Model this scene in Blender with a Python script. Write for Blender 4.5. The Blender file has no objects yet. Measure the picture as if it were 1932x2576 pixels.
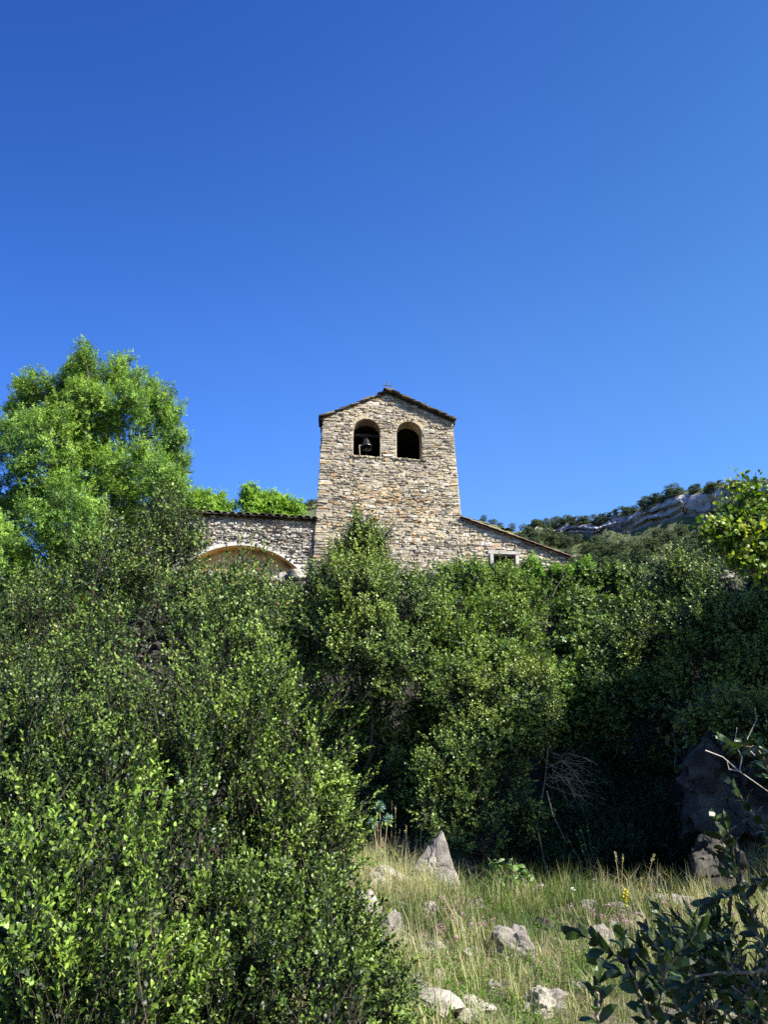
import bpy, math, random
import numpy as np
from mathutils import Vector
rng = np.random.default_rng(11)
random.seed(11)
S = bpy.context.scene
COL = S.collection
# ------------------------------------------------------------------ camera, world, sun
W0, H0, F = 1932., 2576., 2084.
PITCH = math.radians(20)
CAM = np.array([0., 0., 1.6])
cd = bpy.data.cameras.new("camera"); cam = bpy.data.objects.new("camera", cd); COL.objects.link(cam)
cam.location = CAM; cam.rotation_euler = (math.radians(90) + PITCH, 0, 0)
cd.sensor_fit = 'VERTICAL'; cd.sensor_height = 24; cd.lens = 24 * F / H0
cd.clip_start = 0.05; cd.clip_end = 20000
S.camera = cam
SUN_EL, SUN_AZ = math.radians(40), math.radians(56)          # azimuth measured to the right of straight-behind
TOSUN = np.array([math.cos(SUN_EL)*math.sin(SUN_AZ), -math.cos(SUN_EL)*math.cos(SUN_AZ), math.sin(SUN_EL)])
wd = bpy.data.worlds.new("World"); S.world = wd; wd.use_nodes = True
nt = wd.node_tree; nt.nodes.clear()
sky = nt.nodes.new('ShaderNodeTexSky'); sky.sky_type = 'NISHITA'; sky.sun_disc = False
sky.sun_elevation = SUN_EL; sky.sun_rotation = math.atan2(TOSUN[0], TOSUN[1])
sky.altitude = 900; sky.air_density = 1.0; sky.dust_density = 0.35; sky.ozone_density = 2.5
hsv = nt.nodes.new('ShaderNodeHueSaturation'); hsv.inputs['Saturation'].default_value = 1.25; hsv.inputs['Value'].default_value = 1.0
mul = nt.nodes.new('ShaderNodeMix'); mul.data_type = 'RGBA'; mul.blend_type = 'MULTIPLY'; mul.inputs[0].default_value = 1
mul.inputs[7].default_value = (1.10, 1.05, 1.32, 1)
bg = nt.nodes.new('ShaderNodeBackground'); bg.inputs['Strength'].default_value = 0.10
wo = nt.nodes.new('ShaderNodeOutputWorld')
tc = nt.nodes.new('ShaderNodeTexCoord'); sep = nt.nodes.new('ShaderNodeSeparateXYZ'); nt.links.new(tc.outputs['Generated'], sep.inputs[0])
def wramp(sock, a, b, stops):                                  # the sky deepens away from the sun and towards the zenith
    mr = nt.nodes.new('ShaderNodeMapRange'); mr.inputs[1].default_value = a; mr.inputs[2].default_value = b; nt.links.new(sock, mr.inputs[0])
    r = nt.nodes.new('ShaderNodeValToRGB'); cr = r.color_ramp; cr.interpolation = 'B_SPLINE'
    while len(cr.elements) < len(stops): cr.elements.new(.5)
    for e, (p, c) in zip(cr.elements, stops): e.position = p; e.color = (*c, 1)
    nt.links.new(mr.outputs[0], r.inputs[0]); return r.outputs[0]
def wmul(a, b):
    m_ = nt.nodes.new('ShaderNodeMix'); m_.data_type = 'RGBA'; m_.blend_type = 'MULTIPLY'; m_.inputs[0].default_value = 1; nt.links.new(a, m_.inputs[6]); nt.links.new(b, m_.inputs[7]); return m_.outputs[2]
nt.links.new(sky.outputs[0], hsv.inputs['Color']); nt.links.new(hsv.outputs[0], mul.inputs[6])
sx_ = wramp(sep.outputs[0], -.45, .45, [(0, (.50, .59, .72)), (.5, (.95, .98, 1)), (1, (1.15, 1.0, .80))])
sz_ = wramp(sep.outputs[2], .42, .85, [(0, (1, 1, 1)), (.35, (.92, .95, .98)), (1, (.50, .60, .78))])
nt.links.new(wmul(wmul(mul.outputs[2], sx_), sz_), bg.inputs[0]); nt.links.new(bg.outputs[0], wo.inputs[0])
sl = bpy.data.lights.new("sun", 'SUN'); sl.energy = 5.0; sl.angle = math.radians(0.5); sl.color = (1, .95, .86)
so = bpy.data.objects.new("sun", sl); COL.objects.link(so)
so.rotation_euler = Vector(TOSUN).to_track_quat('Z', 'Y').to_euler(); so.location = (20, -20, 40)
S.view_settings.view_transform = 'Standard'; S.view_settings.look = 'None'
S.view_settings.exposure = 1.35; S.view_settings.gamma = 1; S.view_settings.use_curve_mapping = False
S.cycles.max_bounces = 5; S.cycles.diffuse_bounces = 2; S.cycles.glossy_bounces = 2; S.cycles.transmission_bounces = 3
S.cycles.use_denoising = False
S.cycles.caustics_reflective = False; S.cycles.caustics_refractive = False

# ------------------------------------------------------------------ helpers
cP, sP = math.cos(PITCH), math.sin(PITCH)
def ray(px, py):
    x = (px - W0/2)/F; y = (H0/2 - py)/F
    return np.array([x, cP - y*sP, sP + y*cP])
def at(px, py, Y):
    d = ray(px, py); return CAM + d*(Y/d[1])
def pxr(r, Y): return r*Y/F/0.94          # pixel radius -> metres at depth Y (roughly)

def _h(ix, iy, iz):
    n = (ix*374761393 + iy*668265263 + iz*1274126177) & 0xffffffff
    n = ((n ^ (n >> 13))*1274126177) & 0xffffffff
    return ((n ^ (n >> 16)) & 0xffff)/65535.
def vnoise(p):
    p = np.asarray(p, float); i = np.floor(p).astype(np.int64); f = p - i; f = f*f*(3-2*f); r = 0
    for dx in (0, 1):
        for dy in (0, 1):
            for dz in (0, 1):
                w = (f[..., 0] if dx else 1-f[..., 0])*(f[..., 1] if dy else 1-f[..., 1])*(f[..., 2] if dz else 1-f[..., 2])
                r = r + w*_h(i[..., 0]+dx, i[..., 1]+dy, i[..., 2]+dz)
    return r*2-1
def fbm(p, o=4):
    p = np.asarray(p, float); a = 1.; r = 0
    for k in range(o):
        r = r + a*vnoise(p*(2**k) + 17.3*k); a *= .5
    return r

def tag(o, label=None, cat=None, group=None, kind=None):
    if label: o['label'] = label
    if cat: o['category'] = cat
    if group: o['group'] = group
    if kind: o['kind'] = kind
    return o
def thing(name, loc, label, cat, group=None):
    o = bpy.data.objects.new(name, None); COL.objects.link(o); o.location = tuple(loc); o.empty_display_size = .2
    return tag(o, label, cat, group)

class MB:
    """collects vertices, polygons (tri/quad arrays), per-vertex tint and material index"""
    def __init__(s): s.v = []; s.f = []; s.t = []; s.n = 0
    def add(s, v, f, tint=.5, mi=0):
        v = np.asarray(v, float).reshape(-1, 3); f = np.asarray(f, np.int64)
        if len(v) == 0: return
        s.v.append(v); s.f.append((f + s.n, mi))
        s.t.append(np.broadcast_to(np.asarray(tint, float), (len(v),))); s.n += len(v)
    def build(s, name, mats, parent=None, smooth=False, origin=None):
        me = bpy.data.meshes.new(name); v = np.concatenate(s.v)
        if origin is None:
            org = np.zeros(3); q = parent
            while q is not None: org = org + np.array(q.location); q = q.parent
        else: org = np.array(origin)
        lo = sum(f.size for f, _ in s.f); nf = sum(len(f) for f, _ in s.f)
        me.vertices.add(len(v)); me.vertices.foreach_set('co', (v - org).astype(np.float32).ravel())
        me.loops.add(lo); me.loops.foreach_set('vertex_index', np.concatenate([f.ravel() for f, _ in s.f]).astype(np.int32))
        tot = np.concatenate([np.full(len(f), f.shape[1]) for f, _ in s.f]).astype(np.int32)
        st = np.concatenate([[0], np.cumsum(tot)[:-1]]).astype(np.int32)
        me.polygons.add(nf); me.polygons.foreach_set('loop_start', st); me.polygons.foreach_set('loop_total', tot)
        me.polygons.foreach_set('material_index', np.concatenate([np.full(len(f), m) for f, m in s.f]).astype(np.int32))
        me.polygons.foreach_set('use_smooth', np.full(nf, smooth))
        a = me.attributes.new('tint', 'FLOAT', 'POINT'); a.data.foreach_set('value', np.concatenate(s.t).astype(np.float32))
        me.update(calc_edges=True)
        for m in (mats if isinstance(mats, (list, tuple)) else [mats]): me.materials.append(m)
        o = bpy.data.objects.new(name, me); COL.objects.link(o)
        if parent is not None: o.parent = parent
        elif origin is not None: o.location = tuple(origin)
        return o
    def box(s, c, size, ax=None, tint=.5, mi=0, jit=0):
        h = np.array(size)/2.
        p = np.array([[x, y, z] for x in (-1, 1) for y in (-1, 1) for z in (-1, 1)], float)*h
        if jit: p = p + rng.normal(0, jit, p.shape)
        if ax is not None: p = p @ np.array(ax)
        s.add(p + np.array(c), [[0, 1, 3, 2], [4, 6, 7, 5], [0, 4, 5, 1], [2, 3, 7, 6], [0, 2, 6, 4], [1, 5, 7, 3]], tint, mi)
    def tube(s, pts, rad, sides=5, tint=.5, mi=0):
        pts = np.asarray(pts, float); n = len(pts); rad = np.broadcast_to(rad, (n,))
        d = np.gradient(pts, axis=0); d /= np.linalg.norm(d, axis=1)[:, None] + 1e-9
        ref = np.array([.3, .9, .1]) if abs(d[0, 2]) > .6 else np.array([0, 0, 1.])
        a = np.cross(d, ref); a /= np.linalg.norm(a, axis=1)[:, None] + 1e-9; b = np.cross(d, a)
        ang = np.linspace(0, 2*np.pi, sides, endpoint=False)
        ring = pts[:, None] + rad[:, None, None]*(a[:, None]*np.cos(ang)[None, :, None] + b[:, None]*np.sin(ang)[None, :, None])
        i = np.arange(n-1)[:, None]*sides; j = np.arange(sides)[None]; k = (j+1) % sides
        f = np.stack([i+j, i+k, i+sides+k, i+sides+j], -1).reshape(-1, 4)
        s.add(ring.reshape(-1, 3), f, tint, mi)
    def lathe(s, prof, M=None, c=(0, 0, 0), sides=24, mi=0, tint=.5):
        prof = np.asarray(prof, float); ang = np.linspace(0, 2*np.pi, sides, endpoint=False)
        v = np.stack([prof[:, 0, None]*np.cos(ang), prof[:, 0, None]*np.sin(ang), np.repeat(prof[:, 1, None], sides, 1)], -1).reshape(-1, 3)
        if M is not None: v = v @ np.array(M).T
        i = np.arange(len(prof)-1)[:, None]*sides; j = np.arange(sides)[None]; k = (j+1) % sides
        s.add(v + np.array(c), np.stack([i+j, i+k, i+sides+k, i+sides+j], -1).reshape(-1, 4), tint, mi)

# ------------------------------------------------------------------ materials
def mat(name, build):
    m = bpy.data.materials.new(name); m.use_nodes = True; t = m.node_tree; t.nodes.clear()
    out = t.nodes.new('ShaderNodeOutputMaterial'); b = t.nodes.new('ShaderNodeBsdfPrincipled')
    t.links.new(b.outputs[0], out.inputs[0]); build(t, b, out); return m
def ramp(t, stops, fac=None, const=False):
    r = t.nodes.new('ShaderNodeValToRGB'); cr = r.color_ramp
    if const: cr.interpolation = 'CONSTANT'
    while len(cr.elements) < len(stops): cr.elements.new(.5)
    for e, (p, c) in zip(cr.elements, stops): e.position = p; e.color = (*c, 1)
    if fac is not None: t.links.new(fac, r.inputs[0])
    return r.outputs[0]
def noise(t, scale, detail=4, rough=.6, vec=None):
    n = t.nodes.new('ShaderNodeTexNoise'); n.inputs['Scale'].default_value = scale
    n.inputs['Detail'].default_value = detail; n.inputs['Roughness'].default_value = rough
    if vec is None:
        g = t.nodes.new('ShaderNodeNewGeometry'); vec = g.outputs['Position']
    t.links.new(vec, n.inputs['Vector']); return n.outputs['Fac']
def attr(t, n='tint'):
    a = t.nodes.new('ShaderNodeAttribute'); a.attribute_name = n; return a.outputs['Fac']
def mix(t, a, b, fac, mode='MIX'):
    m = t.nodes.new('ShaderNodeMix'); m.data_type = 'RGBA'; m.blend_type = mode
    for s_, v in ((0, fac), (6, a), (7, b)):
        if isinstance(v, (int, float)): m.inputs[s_].default_value = v
        elif isinstance(v, tuple): m.inputs[s_].default_value = (*v, 1)
        else: t.links.new(v, m.inputs[s_])
    return m.outputs[2]
def bump(t, b, h, dist, strength=1):
    n = t.nodes.new('ShaderNodeBump'); n.inputs['Distance'].default_value = dist; n.inputs['Strength'].default_value = strength
    t.links.new(h, n.inputs['Height']); t.links.new(n.outputs[0], b.inputs['Normal'])

def leaf_mat(name, stops, trans=.3, rough=.4, patch=.6, patchcol=(.75, .85, .6), spec=.4):
    def bd(t, b, out):
        c = ramp(t, stops, attr(t))
        n = noise(t, patch, 2)
        c = mix(t, c, mix(t, c, patchcol, 1., 'MULTIPLY'), ramp(t, [(.4, (0, 0, 0)), (.62, (1, 1, 1))], n))
        t.links.new(c, b.inputs['Base Color']); b.inputs['Roughness'].default_value = rough
        b.inputs['Specular IOR Level'].default_value = spec
        tr = t.nodes.new('ShaderNodeBsdfTranslucent')
        t.links.new(mix(t, c, (1.25, 1.3, .45), 1., 'MULTIPLY'), tr.inputs[0])
        mx = t.nodes.new('ShaderNodeMixShader'); mx.inputs[0].default_value = trans
        t.links.new(b.outputs[0], mx.inputs[1]); t.links.new(tr.outputs[0], mx.inputs[2]); t.links.new(mx.outputs[0], out.inputs[0])
    return mat(name, bd)
def g(*s): return list(s)
M = {}
ORANGE = (.42, .14, .02)
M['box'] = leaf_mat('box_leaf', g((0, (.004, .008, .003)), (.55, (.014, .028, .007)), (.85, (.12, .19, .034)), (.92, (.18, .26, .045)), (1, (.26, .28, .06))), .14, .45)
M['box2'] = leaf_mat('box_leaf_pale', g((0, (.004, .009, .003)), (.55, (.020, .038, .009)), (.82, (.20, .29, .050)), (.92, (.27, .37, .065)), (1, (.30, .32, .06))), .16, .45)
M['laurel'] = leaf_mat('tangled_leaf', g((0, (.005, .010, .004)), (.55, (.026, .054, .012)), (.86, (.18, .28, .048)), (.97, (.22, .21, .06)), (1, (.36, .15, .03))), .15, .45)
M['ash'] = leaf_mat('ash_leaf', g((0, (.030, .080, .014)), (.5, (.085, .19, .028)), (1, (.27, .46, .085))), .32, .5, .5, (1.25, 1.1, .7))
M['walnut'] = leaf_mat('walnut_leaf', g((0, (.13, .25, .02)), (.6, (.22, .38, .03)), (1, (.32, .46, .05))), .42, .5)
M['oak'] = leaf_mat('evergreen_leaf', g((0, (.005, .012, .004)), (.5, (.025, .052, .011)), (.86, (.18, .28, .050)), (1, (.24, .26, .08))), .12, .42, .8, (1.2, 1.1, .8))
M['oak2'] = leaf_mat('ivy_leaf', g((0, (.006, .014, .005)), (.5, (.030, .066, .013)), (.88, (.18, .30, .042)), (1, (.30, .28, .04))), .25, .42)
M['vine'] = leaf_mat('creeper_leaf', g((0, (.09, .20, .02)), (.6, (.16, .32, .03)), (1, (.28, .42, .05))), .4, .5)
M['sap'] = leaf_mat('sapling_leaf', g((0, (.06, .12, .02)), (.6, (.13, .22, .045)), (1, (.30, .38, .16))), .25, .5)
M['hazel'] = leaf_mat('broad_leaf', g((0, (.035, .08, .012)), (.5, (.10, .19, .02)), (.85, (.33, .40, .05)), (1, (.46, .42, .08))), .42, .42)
M['dark'] = leaf_mat('shade_darkened_leaf', g((0, (.012, .030, .010)), (1, (.035, .075, .022))), .15, .4)  # low leaf colour carries the shade of the hollow
M['near'] = leaf_mat('near_leaf', g((0, (.012, .026, .009)), (.7, (.030, .058, .014)), (.94, (.07, .12, .025)), (1, (.12, .15, .03))), .15, .42, 9)  # leaf colour lowered to stand in for shade on the near branches
M['pine'] = leaf_mat('pine_needles', g((0, (.020, .042, .015)), (1, (.075, .115, .035))), .1, .6, .05, (1.2, 1.1, .8))
M['scrub'] = leaf_mat('hill_scrub', g((0, (.04, .07, .02)), (.7, (.09, .13, .035)), (1, (.17, .17, .06))), .1, .7, .03, (1.3, 1.2, .8))
M['glauc'] = leaf_mat('spurge_leaf', g((0, (.12, .22, .16)), (1, (.22, .34, .27))), .15, .5)
M['grass'] = leaf_mat('grass_blades', g((0, (.035, .065, .016)), (.35, (.095, .14, .034)), (.65, (.24, .235, .10)), (1, (.47, .41, .26))), .3, .6, .9, (.8, .92, .6))
M['stalk'] = leaf_mat('dry_stalk', g((0, (.30, .24, .11)), (1, (.50, .40, .20))), .15, .7)
M['herb'] = leaf_mat('herb_leaf', g((0, (.07, .15, .02)), (1, (.16, .28, .04))), .3, .6)
def fl(n, c0, c1): return leaf_mat(n, g((0, c0), (1, c1)), .25, .6)
M['pink'] = fl('pink_petals', (.30, .13, .20), (.55, .36, .42)); M['yellow'] = fl('yellow_petals', (.5, .40, .02), (.65, .6, .04))
M['white'] = fl('white_petals', (.6, .6, .5), (.8, .8, .72))
def _bark(a, b_):
    def bd(t, b, o):
        n = noise(t, 9, 5); t.links.new(ramp(t, [(.3, a), (.7, b_)], n), b.inputs['Base Color']); b.inputs['Roughness'].default_value = .85
        bump(t, b, n, .02)
    return bd
M['bark'] = mat('grey_bark', _bark((.05, .04, .03), (.17, .14, .11)))
M['twig'] = mat('pale_twig', _bark((.17, .13, .08), (.36, .28, .19)))
M['stem'] = mat('brown_stem', _bark((.03, .024, .016), (.10, .078, .052)))
M['deadtwig'] = mat('dead_twig', _bark((.30, .26, .21), (.55, .49, .42)))
def _stone(stops, lich=.5):
    def bd(t, b, o):
        c = ramp(t, stops, attr(t))
        c = mix(t, c, ramp(t, [(.3, (.52, .5, .48)), (.6, (1.12, 1.08, 1.0))], noise(t, 7, 6, .7)), 1., 'MULTIPLY')
        c = mix(t, c, ramp(t, [(.42, (.62, .60, .60)), (.58, (1.05, 1.02, .98))], noise(t, .9, 4)), lich, 'MULTIPLY')
        t.links.new(c, b.inputs['Base Color']); b.inputs['Roughness'].default_value = .9
        b.inputs['Specular IOR Level'].default_value = .2
        bump(t, b, noise(t, 22, 6, .75), .035)
    return bd
GREY = (.30, .29, .27)
M['stone'] = mat('tower_stone', _stone(g((0, (.27, .25, .215)), (.2, (.35, .32, .265)), (.45, (.44, .40, .30)), (.62, (.52, .455, .315)), (.72, (.52, .37, .20)), (.80, (.44, .28, .15)), (.86, (.48, .455, .40)), (1, (.68, .655, .59)))))
M['stoneL'] = mat('wing_stone', _stone(g((0, (.28, .265, .24)), (.5, (.46, .44, .40)), (.85, (.56, .535, .48)), (.9, (.50, .40, .28)), (1, (.68, .655, .60)))))
M['mortar'] = mat('lime_mortar', _stone(g((0, (.43, .38, .295)), (1, (.43, .38, .295))), .7))
M['slate'] = mat('roof_slabs', _stone(g((0, (.06, .052, .045)), (.6, (.12, .105, .085)), (1, (.26, .24, .20)))))
M['tile'] = mat('clay_tiles', _stone(g((0, (.26, .19, .15)), (.5, (.40, .28, .21)), (1, (.52, .40, .32)))))
M['tileold'] = mat('weathered_tiles', _stone(g((0, (.08, .07, .06)), (.5, (.15, .13, .11)), (1, (.28, .25, .21)))))
M['rock'] = mat('limestone_rock', _stone(g((0, (.20, .19, .17)), (.5, (.33, .315, .29)), (1, (.50, .48, .445))), .95))
M['rockdark'] = mat('lichen_shade_rock', _stone(g((0, (.035, .033, .029)), (.5, (.065, .061, .055)), (1, (.17, .165, .15))), .95))  # lichened rock, darkened further with shade put into its base colour
def _plaster(t, b, o):
    n = noise(t, 1.7, 5, .65)
    c = ramp(t, [(.3, (.24, .15, .06)), (.42, (.62, .40, .16)), (.6, (.80, .55, .24)), (.75, (.82, .62, .32))], n)  # stained ochre, lifted and warmed to stand in for bounce light
    t.links.new(c, b.inputs['Base Color']); b.inputs['Roughness'].default_value = .9; bump(t, b, noise(t, 14, 5), .01)
M['plaster'] = mat('stained_plaster', _plaster)
def _lime(t, b, o):
    t.links.new(ramp(t, [(.3, (.30, .28, .235)), (.7, (.48, .455, .39))], noise(t, 6, 5)), b.inputs['Base Color']); b.inputs['Roughness'].default_value = .9
    bump(t, b, noise(t, 18, 5), .015)
M['lime'] = mat('lime_render', _lime)
def _simple(c, r, m=0.):
    def bd(t, b, o): b.inputs['Base Color'].default_value = (*c, 1); b.inputs['Roughness'].default_value = r; b.inputs['Metallic'].default_value = m
    return bd
M['iron'] = mat('wrought_iron', _simple((.09, .075, .065), .6, .4))
M['bell'] = mat('dark_bronze', _simple((.07, .07, .075), .36, .85))
M['inside'] = mat('unlit_interior', _simple((.020, .018, .016), .95))  # near-black colour stands in for the darkness of unlit interiors
M['wood'] = mat('dark_wood', _bark((.012, .010, .008), (.03, .024, .018)))
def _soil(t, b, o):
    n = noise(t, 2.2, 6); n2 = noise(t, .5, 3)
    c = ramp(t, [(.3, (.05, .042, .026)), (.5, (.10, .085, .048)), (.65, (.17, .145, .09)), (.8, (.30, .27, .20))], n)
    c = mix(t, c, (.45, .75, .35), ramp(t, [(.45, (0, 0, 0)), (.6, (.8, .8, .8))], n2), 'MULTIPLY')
    c = mix(t, c, ramp(t, [(.35, (.010, .009, .006)), (.7, (.034, .028, .017))], n), attr(t))  # the mask mixes in near-black soil as painted shade
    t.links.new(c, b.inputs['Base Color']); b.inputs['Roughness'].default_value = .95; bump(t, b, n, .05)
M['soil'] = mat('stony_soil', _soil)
def _hill(t, b, o):
    gm = t.nodes.new('ShaderNodeNewGeometry'); sx = t.nodes.new('ShaderNodeSeparateXYZ'); t.links.new(gm.outputs['Normal'], sx.inputs[0])
    n = noise(t, .035, 6, .65)
    veg = ramp(t, [(.35, (.035, .055, .018)), (.55, (.085, .10, .035)), (.75, (.19, .17, .09))], n)
    rk = mix(t, ramp(t, [(.3, (.20, .20, .20)), (.55, (.40, .39, .38)), (.8, (.55, .52, .47))], noise(t, .12, 8, .7)), ramp(t, [(.42, (.55, .52, .5)), (.5, (1, 1, 1))], noise(t, .06, 5, .8)), 1., 'MULTIPLY')
    a = attr(t)
    t.links.new(mix(t, veg, rk, a), b.inputs['Base Color']); b.inputs['Roughness'].default_value = .95
    bump(t, b, noise(t, .25, 8, .7), 1.2)
M['hill'] = mat('mountain_slope', _hill)

# ------------------------------------------------------------------ terrain
def H(x, y):
    x = np.asarray(x, float); y = np.asarray(y, float)
    z = np.interp(y, [-80, -5, 0, 5, 8, 12.5, 14, 17, 23.2, 23.8, 30, 60, 150, 400], [-3, 0, .15, .42, .48, .62, .50, 2.0, 5.0, 8.0, 8.3, 8, 0, -6])
    z = z + .24*np.exp(-((x+.25)/.95)**2)*np.clip((y-7)/4, 0, 1)*np.clip((14.5-y)/1.5, 0, 1)
    z = z + .42*np.clip(x-4.1, 0, 12)*np.clip((22-y)/5, 0, 1)*np.clip(y/6, 0, 1)
    z = z + .22*np.clip(-1.5-x, 0, 12)*np.clip((22-y)/8, 0, 1)*np.clip(y/6, 0, 1)
    z = z - 1.5*np.exp(-((x-4.2)/1.7)**2 - ((y-15.0)/1.7)**2)
    near = np.exp(-(np.hypot(x, y-8)/25)**2)
    p = np.stack([x, y, x*0], -1)
    return z + near*(.10*fbm(p*.9, 3) + .045*fbm(p*3.2, 3)) + (1-near)*1.5*fbm(p*.02, 3)
def axis(a, b, st, far):
    c = np.arange(a, b, st); o = np.geomspace(st*2, far, 34)
    return np.concatenate([a - o[::-1], c, b + o])
gx = axis(-11, 11, .16, 6000); gy = axis(-3, 26, .16, 6000)
X, Y = np.meshgrid(gx, gy, indexing='ij'); n1, n2 = X.shape
SOIL_SHADE = np.clip(np.maximum((Y-13.0+.35*np.clip(X-3, -3, 3))/.6, (-.3+.1*(Y-4)-X)/.5), 0, 1)      # soil painted dark as shade under the shrubs (1) or grassy soil (0)
gm = MB(); idx = np.arange(n1*n2).reshape(n1, n2)
gm.add(np.stack([X, Y, H(X, Y)], -1), np.stack([idx[:-1, :-1], idx[1:, :-1], idx[1:, 1:], idx[:-1, 1:]], -1).reshape(-1, 4), SOIL_SHADE.ravel())
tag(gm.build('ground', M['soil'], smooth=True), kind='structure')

# ------------------------------------------------------------------ far hill
RID = [(300, 1420), (600, 1330), (700, 1290), (770, 1266), (800, 1256), (980, 1235), (1165, 1302), (1226, 1324), (1299, 1338), (1347, 1324), (1420, 1318), (1507, 1312), (1565, 1291), (1613, 1276), (1662, 1252), (1734, 1233), (1807, 1218), (1932, 1206), (2100, 1180), (2500, 1150)]
CLF = [(300, 1421), (600, 1331), (700, 1291), (770, 1267), (800, 1257), (980, 1236), (1165, 1304), (1299, 1342), (1360, 1330), (1420, 1343), (1507, 1342), (1565, 1342), (1613, 1332), (1662, 1322), (1734, 1306), (1807, 1298), (1932, 1290), (2500, 1250)]
def ridgeY(u): return np.interp(u, [300, 800, 1165, 1400, 1932, 2500], [300, 300, 420, 460, 330, 250])
us = np.arange(300, 2500, 5.)
rows = []
def lp(tab, u): return np.interp(u, [a for a, _ in tab], [b for _, b in tab])
rt = lp(RID, us) + 2.2*fbm(np.stack([us/18, us*0, us*0], -1), 3); cl = np.maximum(lp(CLF, us), rt+2); yr = ridgeY(us)
def prow(py, Y): return np.array([at(a, b, c) for a, b, c in zip(us, py, Y)])
HR = []
HR.append((prow(rt, yr) + np.array([0, 60, -25.]), 0)); HR.append((prow(rt+1, yr+10), 0)); HR.append((prow(rt+2, yr), .25))
for k in range(1, 9):
    t_ = k/9; HR.append((prow(rt+2 + (cl-rt-2)*t_, yr-10*t_ - (6 if k in (3, 6) else 0)), 1))
for k in range(0, 26):
    t_ = k/25; HR.append((prow(cl + (1640-cl)*t_, yr-12-170*t_), .0))
HV = np.stack([r[0] for r in HR]); HT = np.stack([np.full(len(us), r[1]) for r in HR])
HT[3:11] *= np.clip((cl-rt-8)/8, 0, 1)[None]
nz = fbm(HV*.045, 5); HV[2:, :, 1] += 6*nz[2:]; HV[2:, :, 2] += 2.2*fbm(HV[2:]*.07 + 50, 4)
HV[3:11, :, 1] += 4*fbm(HV[3:11]*np.array([.22, .1, .05]) + 9, 4)
oc = (np.exp(-((us[None]-1475)/55)**2 - ((np.arange(len(HR))[:, None]-20)/1.6)**2) + np.exp(-((us[None]-1420)/30)**2 - ((np.arange(len(HR))[:, None]-16)/1.1)**2))
HT = np.clip(HT + (oc > .3)*1., 0, 1)
hm = MB(); a_, b_ = HV.shape[:2]; idx = np.arange(a_*b_).reshape(a_, b_)
hm.add(HV, np.stack([idx[:-1, :-1], idx[1:, :-1], idx[1:, 1:], idx[:-1, 1:]], -1).reshape(-1, 4), HT.ravel())
tag(hm.build('hills', M['hill'], smooth=True), kind='structure')

# ------------------------------------------------------------------ leaf machinery
def norm(v): return v/(np.linalg.norm(v, axis=-1, keepdims=True) + 1e-9)
def basis(d, roll=None):
    """rotation matrices (n,3,3) whose columns are x,y,z with z = d"""
    d = norm(d); r = norm(rng.normal(size=d.shape)); x = norm(np.cross(r, d)); y = np.cross(d, x)
    return np.stack([x, y, d], -1)
LEAF_HI = (np.array([[0, 0, 0], [-.32, .18, .02], [.32, .18, .02], [-.5, .48, .035], [.5, .48, .035], [-.36, .80, .01], [.36, .80, .01], [0, 1, -.06]]), np.array([[0, 2, 1], [1, 2, 3], [2, 4, 3], [3, 4, 5], [4, 6, 5], [5, 6, 7]]))
LEAF_LO = (np.array([[0, 0, 0], [-.5, .5, .06], [.5, .5, .06], [0, 1, -.03]]), np.array([[0, 2, 1], [1, 2, 3]]))
def leaves(pos, ydir, ndir, L, Wd, hi):
    tv, tf = LEAF_HI if hi else LEAF_LO
    y = norm(ydir); x = norm(np.cross(y, ndir)); z = np.cross(x, y)
    n = len(pos); L = np.broadcast_to(L, (n,)); Wd = np.broadcast_to(Wd, (n,))
    v = pos[:, None] + x[:, None]*(tv[None, :, :1]*Wd[:, None, None]) + y[:, None]*(tv[None, :, 1:2]*L[:, None, None]) + z[:, None]*(tv[None, :, 2:]*L[:, None, None]*2)
    f = tf[None] + (np.arange(n)*len(tv))[:, None, None]
    return v.reshape(-1, 3), f.reshape(-1, 3), len(tv)
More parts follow.
